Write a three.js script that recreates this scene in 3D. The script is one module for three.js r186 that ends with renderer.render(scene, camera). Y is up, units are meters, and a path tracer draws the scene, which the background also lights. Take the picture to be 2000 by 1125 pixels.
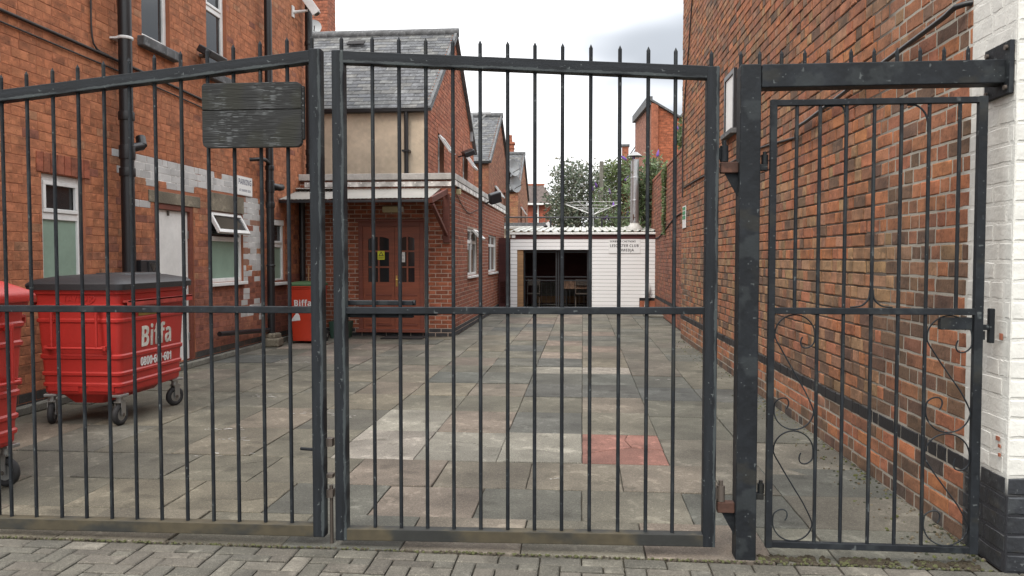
import * as THREE from 'three';
import { mergeGeometries, toCreasedNormals } from 'three/addons/utils/BufferGeometryUtils.js';
import { RoundedBoxGeometry } from 'three/addons/geometries/RoundedBoxGeometry.js';
import { FontLoader } from 'three/addons/loaders/FontLoader.js';
import { TextGeometry } from 'three/addons/geometries/TextGeometry.js';

// ---------------------------------------------------------------- camera, sky, sun, exposure
const scene = new THREE.Scene();
const camera = new THREE.PerspectiveCamera(40.13, 16 / 9, 0.05, 600);
camera.position.set(0, 1.45, 0);
camera.rotation.order = 'YXZ';
camera.rotation.set(-2.213 * Math.PI / 180, 5.117 * Math.PI / 180, 0);
camera.updateMatrixWorld(true);
const renderer = new THREE.WebGLRenderer({ antialias: true });
renderer.toneMapping = THREE.LinearToneMapping;
renderer.toneMappingExposure = 1.7;
renderer.shadowMap.enabled = true;
const SKY = 1.9;                                   // zenith radiance of the overcast sky
const sun = new THREE.DirectionalLight(0xfff4e6, 1.3);
sun.position.set(-9, 24, 11); sun.target.position.set(0, 0, -9);
sun.castShadow = true; sun.shadow.radius = 34; sun.shadow.mapSize.set(2048, 2048);
Object.assign(sun.shadow.camera, { left: -26, right: 26, top: 26, bottom: -26, near: 1, far: 90 });
scene.add(sun, sun.target);

// ---------------------------------------------------------------- random numbers and noise
function mulberry(a) { return () => { a |= 0; a = a + 0x6D2B79F5 | 0; let t = Math.imul(a ^ a >>> 15, 1 | a); t = t + Math.imul(t ^ t >>> 7, 61 | t) ^ t; return ((t ^ t >>> 14) >>> 0) / 4294967296; }; }
const rnd = mulberry(20177);
const rr = (a, b) => a + (b - a) * rnd();
const pick = (a) => a[Math.floor(rnd() * a.length)];
const hash = (x, y, s) => { let h = Math.imul(x, 374761393) ^ Math.imul(y, 668265263) ^ Math.imul(s, 2147483647 - 77); h = Math.imul(h ^ h >>> 13, 1274126177); return ((h ^ h >>> 16) >>> 0) / 4294967296; };
const sm = (t) => t * t * (3 - 2 * t);
function vnoise(x, y, s = 1, px = 0, py = 0) {      // value noise, periodic in px, py when given
  const xi = Math.floor(x), yi = Math.floor(y), fx = sm(x - xi), fy = sm(y - yi);
  const w = (v, p) => p ? ((v % p) + p) % p : v;
  const a = hash(w(xi, px), w(yi, py), s), b = hash(w(xi + 1, px), w(yi, py), s), c = hash(w(xi, px), w(yi + 1, py), s), d = hash(w(xi + 1, px), w(yi + 1, py), s);
  return a + (b - a) * fx + (c - a) * fy + (a - b - c + d) * fx * fy;
}
function fbm(x, y, s = 1, oct = 4, p = 0, q = p) { let v = 0, a = 0.5, t = 0; for (let i = 0; i < oct; i++) { v += a * vnoise(x, y, s + i * 17, p, q); t += a; x *= 2; y *= 2; p *= 2; q *= 2; a *= 0.5; } return v / t; }
const clamp = (v, a = 0, b = 1) => Math.min(b, Math.max(a, v));
const step2 = (a, b, v) => sm(clamp((v - a) / (b - a)));
const mix = (a, b, t) => a + (b - a) * t;
const mix3 = (a, b, t) => [mix(a[0], b[0], t), mix(a[1], b[1], t), mix(a[2], b[2], t)];

// the sky: an even overcast (brighter overhead, as overcast skies are) with thin blue-grey cloud
{
  const W = 1024, H = 512, d = new Float32Array(W * H * 4);
  for (let j = 0; j < H; j++) for (let i = 0; i < W; i++) {
    const el = ((j + 0.5) / H - 0.5) * Math.PI, az = ((i + 0.5) / W - 0.5) * 2 * Math.PI;
    const y = Math.sin(el), c = Math.cos(el), up = Math.max(y, 0);
    let L = SKY * (1 + 2 * up) / 3 * 1.12;
    const k = 1 / (up + 0.12), cx = Math.cos(az) * c * k, cz = Math.sin(az) * c * k;
    const n = fbm(cx * 0.9 + 42.3, cz * 0.9 + 42.3, 5, 5), m = fbm(cx * 0.35 + 14.5, cz * 0.35 + 7, 9, 3);
    const cl = step2(0.4, 0.66, n) * step2(0.3, 0.6, m);
    const f = 1 - 0.62 * cl, t = cl;
    const a = [1.0 - 0.09 * t, 1.0 - 0.02 * t, 1.01 + 0.07 * t];
    if (y < 0) L *= 0.5;
    for (let q = 0; q < 3; q++) d[(j * W + i) * 4 + q] = L * f * a[q];
    d[(j * W + i) * 4 + 3] = 1;
  }
  const t = new THREE.DataTexture(d, W, H, THREE.RGBAFormat, THREE.FloatType);
  t.mapping = THREE.EquirectangularReflectionMapping; t.magFilter = t.minFilter = THREE.LinearFilter; t.wrapS = THREE.RepeatWrapping; t.needsUpdate = true;
  scene.background = t; scene.environment = t;
}

// ---------------------------------------------------------------- textures
function dataTex(N, fn, srgb = true, M = N) {
  const d = new Uint8Array(N * M * 4);
  for (let j = 0; j < M; j++) for (let i = 0; i < N; i++) { const v = fn(i / N, j / M), o = (j * N + i) * 4; for (let q = 0; q < 3; q++) d[o + q] = clamp(Array.isArray(v) ? v[q] : v) * 255; d[o + 3] = 255; }
  const t = new THREE.DataTexture(d, N, M); t.wrapS = t.wrapT = THREE.RepeatWrapping; t.magFilter = THREE.LinearFilter; t.minFilter = THREE.LinearMipmapLinearFilter; t.generateMipmaps = true;
  if (srgb) t.colorSpace = THREE.SRGBColorSpace; t.needsUpdate = true; return t;
}
const T = {};
T.brick = dataTex(512, (u, v) => {                    // 0.7 m across: kiln mottling, pits and pale scuffs
  const a = fbm(u * 6, v * 9, 3, 5, 6, 9), b = fbm(u * 40, v * 40, 8, 3, 40), c = vnoise(u * 128, v * 128, 21, 128, 128);
  let k = 0.62 + 0.5 * a - 0.25 * Math.max(0, 0.42 - b) * 2; if (c > 0.93) k -= 0.2;
  const s = step2(0.66, 0.8, fbm(u * 14 + 3, v * 14, 33, 4, 14)) * 0.22;
  return [k + s, k + s * 0.95, k * 0.98 + s * 0.9];
});
T.brickBump = dataTex(512, (u, v) => 0.5 * fbm(u * 16, v * 16, 14, 5, 16) + 0.35 * fbm(u * 64, v * 64, 15, 2, 64) + (vnoise(u * 96, v * 96, 5, 96, 96) > 0.93 ? -0.2 : 0), false);
T.slab = dataTex(1024, (u, v) => {                    // 1.4 m across: exposed grit in weathered concrete, lichen stains
  const g = vnoise(u * 420, v * 420, 2, 420, 420), g2 = vnoise(u * 210, v * 210, 4, 210, 210), a = fbm(u * 5, v * 5, 6, 5, 5), s = fbm(u * 22, v * 22, 12, 4, 22);
  let k = 0.58 + 0.34 * a + (g > 0.82 ? 0.2 : 0) - (g < 0.18 ? 0.14 : 0) + 0.12 * (g2 - 0.5);
  const st = step2(0.6, 0.72, s) * step2(0.45, 0.62, a) * 0.14; k += st;
  const dk = step2(0.6, 0.78, fbm(u * 9 + 5, v * 9, 41, 5, 9)) * 0.1; k -= dk;
  return [k, k * 0.995, k * 0.965 - dk * 0.05];
});
T.slabBump = dataTex(512, (u, v) => 0.5 * vnoise(u * 200, v * 200, 2, 200, 200) + 0.5 * fbm(u * 20, v * 20, 6, 4, 20), false);
T.paint = dataTex(1024, (u, v) => {                   // 1.2 m across: black gate paint, dulled, with chips and pale bloom
  const a = fbm(u * 5, v * 5, 61, 5, 5), b = fbm(u * 40, v * 40, 62, 3, 40), c = vnoise(u * 90, v * 90, 63, 90, 90), e = fbm(u * 22, v * 22, 66, 4, 22);
  let k = 0.15 + 0.07 * (a - 0.5) + 0.05 * (b - 0.5), q = [k * 0.92, k * 0.99, k * 1.08];
  const bloom = step2(0.58, 0.68, fbm(u * 9, v * 9, 64, 5, 9)) * 0.45; q = mix3(q, [0.25, 0.265, 0.265], bloom);
  const dirt = step2(0.6, 0.75, fbm(u * 7, v * 12, 67, 4, 7, 12)) * 0.4; q = mix3(q, [0.24, 0.225, 0.19], dirt);
  q = mix3(q, [0.33, 0.345, 0.345], step2(0.86, 0.95, c) * step2(0.44, 0.56, e));
  return q;
});
T.paintBump = dataTex(512, (u, v) => 0.6 * fbm(u * 30, v * 30, 71, 4, 30) + 0.4 * vnoise(u * 120, v * 120, 72, 120, 120), false);
T.wood = dataTex(1024, (u, v) => {                    // weathered board: fine pale fibres along u
  const w = fbm(u * 3, v * 12, 81, 4, 3, 12), f = fbm(u * 14, v * 170, 82, 3, 14, 170), m = fbm(u * 4, v * 5, 83, 4, 4, 5);
  let k = 0.13 + 0.09 * w, q = [k, k * 1.01, k * 1.0];
  const p = step2(0.57, 0.7, f) * step2(0.36, 0.62, m); q = mix3(q, [0.44, 0.45, 0.45], p * 0.9);
  const al = step2(0.5, 0.68, fbm(u * 3 + 9, v * 3, 84, 3, 3)) * 0.5; return mix3(q, [0.19, 0.19, 0.145], al * (1 - p));
});
T.woodBump = dataTex(512, (u, v) => fbm(u * 8, v * 120, 82, 3, 8, 120), false);
T.soft = dataTex(256, (u, v) => { const k = 0.88 + 0.14 * fbm(u * 5, v * 5, 91, 5, 5) + 0.04 * (fbm(u * 40, v * 40, 92, 2, 40) - 0.5); return k; });   // light staining
T.render = dataTex(512, (u, v) => { const a = fbm(u * 4, v * 3, 95, 5, 4, 3), b = fbm(u * 40, v * 40, 96, 2, 40); const k = 0.72 + 0.32 * a + 0.1 * (b - 0.5); return [k, k * 0.985, k * 0.955]; });
T.slate = dataTex(512, (u, v) => { const a = fbm(u * 8, v * 8, 97, 5, 8), l = step2(0.6, 0.7, fbm(u * 26, v * 26, 98, 4, 26)); const k = 0.6 + 0.45 * a + 0.28 * l; return [k, k, k]; });
T.plank = dataTex(512, (u, v) => { const k = 0.78 + 0.25 * fbm(u * 3, v * 40, 101, 4, 3, 40); return [k, k, k]; });

// ---------------------------------------------------------------- materials
const lin = (r, g, b) => new THREE.Color().setRGB(r, g, b);
function mat(c, o = {}) { return new THREE.MeshStandardMaterial({ color: Array.isArray(c) ? lin(...c) : c, roughness: 0.8, ...o }); }
const M = {
  brick: mat([1, 1, 1], { map: T.brick, bumpMap: T.brickBump, bumpScale: 0.004, vertexColors: true, roughness: 0.95 }),
  paintedBrick: mat([1, 1, 1], { map: T.soft, bumpMap: T.brickBump, bumpScale: 0.003, vertexColors: true, roughness: 0.6 }),
  mortar: mat([1, 1, 1], { map: T.soft, bumpMap: T.slabBump, bumpScale: 0.003, vertexColors: true, roughness: 1 }),
  slab: mat([1, 1, 1], { map: T.slab, bumpMap: T.slabBump, bumpScale: 0.0025, vertexColors: true, roughness: 0.92 }),
  bed: mat([0.09, 0.08, 0.06], { map: T.slab, bumpMap: T.slabBump, bumpScale: 0.006, roughness: 1 }),
  gate: new THREE.MeshPhysicalMaterial({ color: lin(0.82, 0.85, 0.87), map: T.paint, bumpMap: T.paintBump, bumpScale: 0.0012, roughness: 0.6, specularIntensity: 0.35 }),
  rust: mat([0.09, 0.042, 0.03], { map: T.brick, bumpMap: T.brickBump, bumpScale: 0.002, roughness: 0.9 }),
  boltMetal: mat([0.12, 0.1, 0.085], { map: T.soft, roughness: 0.6, metalness: 0.4 }),
  board: mat([0.7, 0.72, 0.74], { map: T.wood, bumpMap: T.woodBump, bumpScale: 0.003, roughness: 0.95 }),
  upvc: mat([0.78, 0.79, 0.78], { map: T.soft, roughness: 0.38 }),
  glass: new THREE.MeshPhysicalMaterial({ color: lin(0.018, 0.021, 0.023), roughness: 0.06, specularIntensity: 1 }),
  frosted: new THREE.MeshPhysicalMaterial({ color: lin(0.26, 0.37, 0.3), map: T.soft, roughness: 0.3 }),
  blackPlastic: mat([0.018, 0.019, 0.022], { roughness: 0.38 }),
  lid: mat([0.022, 0.023, 0.026], { bumpMap: T.paintBump, bumpScale: 0.0015, roughness: 0.5 }),
  pipe: mat([0.01, 0.011, 0.013], { map: T.soft, roughness: 0.4 }),
  cable: mat([0.03, 0.025, 0.024], { roughness: 0.7 }),
  red: mat([0.44, 0.026, 0.02], { map: T.soft, bumpMap: T.paintBump, bumpScale: 0.001, roughness: 0.42 }),
  redWorn: mat([0.42, 0.05, 0.04], { map: T.brick, roughness: 0.55 }),
  orangeRed: mat([0.5, 0.04, 0.014], { map: T.soft, roughness: 0.45 }),
  greenLid: mat([0.06, 0.12, 0.05], { map: T.soft, roughness: 0.55 }),
  steel: mat([0.36, 0.36, 0.35], { map: T.soft, roughness: 0.42, metalness: 0.75 }),
  flue: mat([0.46, 0.47, 0.48], { map: T.soft, roughness: 0.34, metalness: 0.8 }),
  tyre: mat([0.018, 0.018, 0.019], { roughness: 0.75 }),
  white: mat([0.74, 0.75, 0.74], { map: T.soft, roughness: 0.55 }),
  whiteDoor: mat([0.76, 0.76, 0.74], { map: T.soft, roughness: 0.6 }),
  door: mat([0.25, 0.066, 0.03], { map: T.plank, roughness: 0.5 }),
  doorFrame: mat([0.19, 0.05, 0.028], { map: T.plank, roughness: 0.55 }),
  timber: mat([0.14, 0.04, 0.026], { map: T.plank, roughness: 0.7 }),
  rawTimber: mat([0.34, 0.2, 0.1], { map: T.plank, roughness: 0.85 }),
  stone: mat([0.3, 0.265, 0.21], { map: T.slab, bumpMap: T.slabBump, bumpScale: 0.003, roughness: 0.95 }),
  render: mat([0.68, 0.59, 0.48], { map: T.render, bumpMap: T.slabBump, bumpScale: 0.003, roughness: 0.95 }),
  slate: mat([1, 1, 1], { map: T.slate, vertexColors: true, roughness: 0.75 }),
  ridge: mat([0.13, 0.135, 0.14], { map: T.slate, roughness: 0.85 }),
  lead: mat([0.5, 0.51, 0.52], { map: T.render, roughness: 0.6 }),
  peel: mat([0.8, 0.79, 0.76], { map: T.slate, roughness: 0.8 }),
  sheet: new THREE.MeshPhysicalMaterial({ color: lin(0.25, 0.235, 0.185), map: T.render, roughness: 0.9, transmission: 0.5, thickness: 0 }),
  siding: mat([0.74, 0.75, 0.76], { roughness: 0.45 }),
  blackBrick: mat([1.1, 1.1, 1.15], { map: T.paint, bumpMap: T.brickBump, bumpScale: 0.003, vertexColors: true, roughness: 0.5 }),
  terracotta: mat([0.34, 0.12, 0.07], { map: T.brick, roughness: 0.95 }),
  roofSheet: mat([0.5, 0.52, 0.51], { map: T.render, roughness: 0.5 }),
  maroon: mat([0.11, 0.03, 0.028], { map: T.plank, roughness: 0.7 }),
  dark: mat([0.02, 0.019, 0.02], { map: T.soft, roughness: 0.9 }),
  brownPanel: mat([0.1, 0.03, 0.025], { map: T.plank, roughness: 0.8 }),
  cloth: mat([0.38, 0.24, 0.17], { map: T.brick, roughness: 0.95 }),
  brass: mat([0.55, 0.37, 0.12], { roughness: 0.3, metalness: 0.9 }),
  cream: mat([0.5, 0.45, 0.26], { map: T.soft, roughness: 0.45 }),
  yellow: mat([0.6, 0.62, 0.03], { roughness: 0.6 }),
  ink: mat([0.015, 0.018, 0.035], { roughness: 0.7 }),
  leaf: new THREE.MeshPhysicalMaterial({ vertexColors: true, roughness: 0.9, transmission: 0.45, thickness: 0, side: THREE.DoubleSide }),
  bark: mat([0.1, 0.08, 0.055], { map: T.brick, roughness: 1 }),
  purple: mat([0.13, 0.06, 0.26], { roughness: 0.9 }),
  moss: mat([1, 1, 1], { vertexColors: true, roughness: 1 }),
  concrete: mat([0.26, 0.255, 0.23], { map: T.slab, roughness: 0.95 }),
  dish: mat([0.34, 0.36, 0.37], { map: T.soft, roughness: 0.55 }),
};

// ---------------------------------------------------------------- geometry helpers
const V = (x, y, z) => new THREE.Vector3(x, y, z);
function triUV(g, k = 1, ou = 0, ov = 0) {            // uv in metres (times k), from the side each face looks to
  if (g.index) g = g.toNonIndexed();
  const p = g.attributes.position, n = p.count, uv = new Float32Array(n * 2), a = V(), b = V(), c = V(), e = V(), f = V();
  for (let i = 0; i < n; i += 3) {
    a.fromBufferAttribute(p, i); b.fromBufferAttribute(p, i + 1); c.fromBufferAttribute(p, i + 2);
    e.subVectors(b, a); f.subVectors(c, a); e.cross(f); const x = Math.abs(e.x), y = Math.abs(e.y), z = Math.abs(e.z);
    [a, b, c].forEach((q, j) => { const [s, t] = y >= x && y >= z ? [q.x, -q.z] : x >= z ? [q.z, q.y] : [q.x, q.y]; uv[(i + j) * 2] = s * k + ou; uv[(i + j) * 2 + 1] = t * k + ov; });
  }
  g.setAttribute('uv', new THREE.BufferAttribute(uv, 2)); return g;
}
function colour(g, c) { const n = g.attributes.position.count, a = new Float32Array(n * 3); for (let i = 0; i < n; i++) { a[i * 3] = c[0]; a[i * 3 + 1] = c[1]; a[i * 3 + 2] = c[2]; } g.setAttribute('color', new THREE.BufferAttribute(a, 3)); return g; }
function joinG(list) {
  list = list.map((g) => (g.index ? g.toNonIndexed() : g));
  const keep = list.every((g) => g.attributes.color) ? ['position', 'normal', 'uv', 'color'] : ['position', 'normal', 'uv'];
  list.forEach((g) => { for (const k of Object.keys(g.attributes)) if (!keep.includes(k)) g.deleteAttribute(k); });
  return list.length === 1 ? list[0] : mergeGeometries(list, false);
}
const at = (g, x = 0, y = 0, z = 0, rx = 0, ry = 0, rz = 0) => { if (rx) g.rotateX(rx); if (ry) g.rotateY(ry); if (rz) g.rotateZ(rz); return g.translate(x, y, z); };
// a box between two corners, with softened edges when r is given
function bx(x0, x1, y0, y1, z0, z1, r = 0) {
  const w = x1 - x0, h = y1 - y0, d = z1 - z0;
  const g = r ? new RoundedBoxGeometry(w, h, d, 1, Math.min(r, w / 2.1, h / 2.1, d / 2.1)) : new THREE.BoxGeometry(w, h, d);
  return g.translate((x0 + x1) / 2, (y0 + y1) / 2, (z0 + z1) / 2);
}
// a rectangular bar from a to b: w across, h in the other direction (towards 'upv')
function bar(a, b, w, h, upv = V(0, 0, 1), r = 0.004) {
  const d = V().subVectors(b, a), L = d.length(); d.normalize();
  const x = V().crossVectors(d, upv).normalize(), z = V().crossVectors(x, d);
  const g = r ? new RoundedBoxGeometry(w, L, h, 1, r) : new THREE.BoxGeometry(w, L, h);
  return g.applyMatrix4(new THREE.Matrix4().makeBasis(x, d, z).setPosition(V().addVectors(a, b).multiplyScalar(0.5)));
}
function rod(a, b, r0, r1 = r0, seg = 10) {
  const d = V().subVectors(b, a), L = d.length(), g = new THREE.CylinderGeometry(r1, r0, L, seg);
  return g.applyMatrix4(new THREE.Matrix4().compose(V().addVectors(a, b).multiplyScalar(0.5), new THREE.Quaternion().setFromUnitVectors(V(0, 1, 0), d.normalize()), V(1, 1, 1)));
}
const tube = (pts, r, n = 40, s = 6, closed = false) => new THREE.TubeGeometry(new THREE.CatmullRomCurve3(pts.map((p) => (p.isVector3 ? p : V(...p))), closed, 'centripetal'), n, r, s, closed);
const lathe = (pts, n = 20) => new THREE.LatheGeometry(pts.map(([r, y]) => new THREE.Vector2(r, y)), n);
const poly = (pts, depth, holes = []) => { const s = new THREE.Shape(pts.map(([x, y]) => new THREE.Vector2(x, y))); for (const h of holes) s.holes.push(new THREE.Path(h.map(([x, y]) => new THREE.Vector2(x, y)))); return new THREE.ExtrudeGeometry(s, { depth, bevelEnabled: false }); };

// ---------------------------------------------------------------- objects
const taken = {};
function numbered(n) { const k = taken[n] = (taken[n] ?? -1) + 1; return k ? `${n}_${String(k).padStart(3, '0')}` : n; }
function tag(o, label, category, group) { o.userData.label = label; o.userData.category = category; if (group) o.userData.group = group; return o; }
function thing(name, label, category, base = [0, 0, 0], turn = 0, group) {
  const o = new THREE.Group(); o.name = numbered(name); o.position.set(...base); o.rotation.y = turn; scene.add(o);
  return tag(o, label, category, group);
}
// a thing modelled in world coordinates: its group stands at 'base'
function place(name, label, category, base, group) { const o = thing(name, label, category, base, 0, group); o.wbase = base; return o; }
function part(name, geos, m, parent, o = {}) {
  let g = joinG((Array.isArray(geos) ? geos : [geos]));
  if (!o.keepUV) g = triUV(g, o.k ?? 1, o.ou ?? 0, o.ov ?? 0);
  if (o.c) colour(g, o.c);
  if (o.crease) { g = toCreasedNormals(g, o.crease); }
  const me = new THREE.Mesh(g, m); me.name = name; me.castShadow = me.receiveShadow = true;
  if (parent && parent.wbase) { g.translate(-parent.wbase[0], -parent.wbase[1], -parent.wbase[2]); me.wbase = parent.wbase; }
  (parent || scene).add(me); if (o.kind) me.userData.kind = o.kind; if (o.label) me.userData.label = o.label;
  if (!parent) me.name = numbered(name);
  return me;
}
function structure(name, geos, m, o = {}) { const me = part(name, geos, m, null, o); me.userData.kind = 'structure'; return me; }

// frames of flat surfaces: u and v run along the surface, n points off it
function frame(o, U, Vv) { const u = V(...U).normalize(), v = V(...Vv).normalize(), n = V().crossVectors(u, v); return { o: V(...o), u, v, n, m: new THREE.Matrix4().makeBasis(u, v, n).setPosition(...o) }; }
const inFrame = (f, g) => g.applyMatrix4(f.m);
const pt = (f, u, v, n = 0) => V(u, v, n).applyMatrix4(f.m);
// one brick, slab or block: worn outline, chamfered arrises, body sunk below the joint
function piece(f, pts, front, back, cham, jit, c, k = 1.43) {
  const n = pts.length, cx = pts.reduce((s, p) => s + p[0], 0) / n, cy = pts.reduce((s, p) => s + p[1], 0) / n;
  const P = pts.map(([x, y]) => [x + rr(-jit, jit), y + rr(-jit, jit)]), tilt = [rr(-1, 1) * jit * 2, rr(-1, 1) * jit * 2];
  const inn = P.map(([x, y]) => { const dx = cx - x, dy = cy - y; return [x + Math.sign(dx) * Math.min(Math.abs(dx), cham * rr(0.7, 1.5)), y + Math.sign(dy) * Math.min(Math.abs(dy), cham * rr(0.7, 1.5))]; });
  const pos = [], uv = [], col = [], ou = rnd(), ov = rnd();
  const vc = P.map(() => rr(0.9, 1.08));
  const put = (x, y, z, q) => { pos.push(x, y, z); uv.push(x * k + ou, y * k + ov); col.push(c[0] * q, c[1] * q, c[2] * q); };
  const zf = (x, y) => front + (x - cx) * tilt[0] + (y - cy) * tilt[1];
  for (let i = 0; i < n; i++) {
    const j = (i + 1) % n, a = P[i], b = P[j], ai = inn[i], bi = inn[j], qa = vc[i], qb = vc[j], ca = front - cham * 0.8;
    put(cx, cy, front, 1); put(ai[0], ai[1], zf(...ai), qa); put(bi[0], bi[1], zf(...bi), qb);
    put(ai[0], ai[1], zf(...ai), qa); put(a[0], a[1], ca, qa); put(b[0], b[1], ca, qb);
    put(ai[0], ai[1], zf(...ai), qa); put(b[0], b[1], ca, qb); put(bi[0], bi[1], zf(...bi), qb);
    put(a[0], a[1], ca, qa); put(a[0], a[1], back, qa); put(b[0], b[1], back, qb);
    put(a[0], a[1], ca, qa); put(b[0], b[1], back, qb); put(b[0], b[1], ca, qb);
  }
  const g = new THREE.BufferGeometry();
  g.setAttribute('position', new THREE.Float32BufferAttribute(pos, 3)); g.setAttribute('uv', new THREE.Float32BufferAttribute(uv, 2)); g.setAttribute('color', new THREE.Float32BufferAttribute(col, 3));
  g.applyMatrix4(f.m); g.computeVertexNormals(); return g;
}
const rect4 = (a, b, c, d) => [[a, c], [b, c], [b, d], [a, d]];
const rect8 = (a, b, c, d) => [[a, c], [(a + b) / 2, c], [b, c], [b, (c + d) / 2], [b, d], [(a + b) / 2, d], [a, d], [a, (c + d) / 2]];
const rectN = (a, b, c, d, nx, ny) => { const r = []; for (let i = 0; i < nx; i++) r.push([mix(a, b, i / nx), c]); for (let i = 0; i < ny; i++) r.push([b, mix(c, d, i / ny)]); for (let i = 0; i < nx; i++) r.push([mix(b, a, i / nx), d]); for (let i = 0; i < ny; i++) r.push([a, mix(d, c, i / ny)]); return r; };
// how large a patch shows from the pavement where one stands (for choosing which pieces are built singly)
const viewM = new THREE.Matrix4().multiplyMatrices(new THREE.Matrix4().makePerspective(-0.3246, 0.3246, 0.18265, -0.18265, 0.5, 600), camera.matrixWorldInverse);
function shows(f, a, b, c, d) {
  const p = pt(f, (a + b) / 2, (c + d) / 2), q = p.clone().applyMatrix4(viewM), e = p.sub(camera.position), L = e.length();
  return Math.abs(q.x) > 1.03 || Math.abs(q.y) > 1.04 || q.z > 1 ? 0 : (b - a) * (d - c) * Math.abs(e.dot(f.n)) / (L * L * L);
}
// courses of brick over a wall frame; o: L, H, course, joint, bond, openings, colour, top, singles
function bricks(parent, f, o) {
  const list = [], gap = o.joint / 2;
  let row = 0;
  for (let v = o.v0 ?? 0; v < o.H - 0.01; v += o.course, row++) {
    const v1 = Math.min(v + o.course, o.H), vm = (v + v1) / 2;
    let lo = 0, hi = o.L; if (o.span) { [lo, hi] = o.span(vm); }
    if (hi - lo < 0.05) continue;
    let u = (o.u0 ?? 0) - (row % 2 ? o.len * 0.5 : 0) - rr(0, o.drift ?? 0.01), k = Math.floor(rnd() * 3) + row;
    while (u < hi) {
      let w = o.len; if (o.bond && o.bond(row, k)) w = o.len * 0.49; w += rr(-1, 1) * (o.vary ?? 0.004); k++;
      let segs = [[Math.max(u, lo), Math.min(u + w, hi)]]; u += w;
      for (const [a, b, c, d] of o.openings ?? []) if (vm > c && vm < d) segs = segs.flatMap(([s, t]) => (t <= a || s >= b ? [[s, t]] : [[s, a], [b, t]].filter(([x, y]) => y - x > 0.02)));
      for (const x of o.splits ?? []) segs = segs.flatMap(([s, t]) => (s < x && t > x ? [[s, x + gap], [x - gap, t]] : [[s, t]]));
      for (const [s, t] of segs) if (t - s > 0.03) list.push([s + gap, t - gap, v + gap, v1 - gap, row, shows(f, s, t, v, v1)]);
    }
  }
  list.sort((a, b) => b[5] - a[5]);
  const single = o.singles ?? 300, rest = {};
  list.forEach(([a, b, c, d, row, sh], i) => {
    const own = i < single && sh > 0, [cl, mm = M.brick] = o.colour((a + b) / 2, (c + d) / 2, row, b - a), pr = typeof o.proud === 'function' ? o.proud((a + b) / 2, (c + d) / 2) : o.proud;
    const g = piece(f, own ? rectN(a, b, c, d, 3, 2) : rect4(a, b, c, d), rr(pr?.[0] ?? 0.005, pr?.[1] ?? 0.01), -0.015, o.cham ?? 0.004, o.jit ?? 0.0016, cl);
    if (own) part('brick', g, mm, parent, { keepUV: true }); else (rest[mm.uuid] ??= { mm, l: [] }).l.push(g);
  });
  for (const { mm, l } of Object.values(rest)) part('brickwork', l, mm, parent, { keepUV: true, kind: 'stuff' });
}

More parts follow.
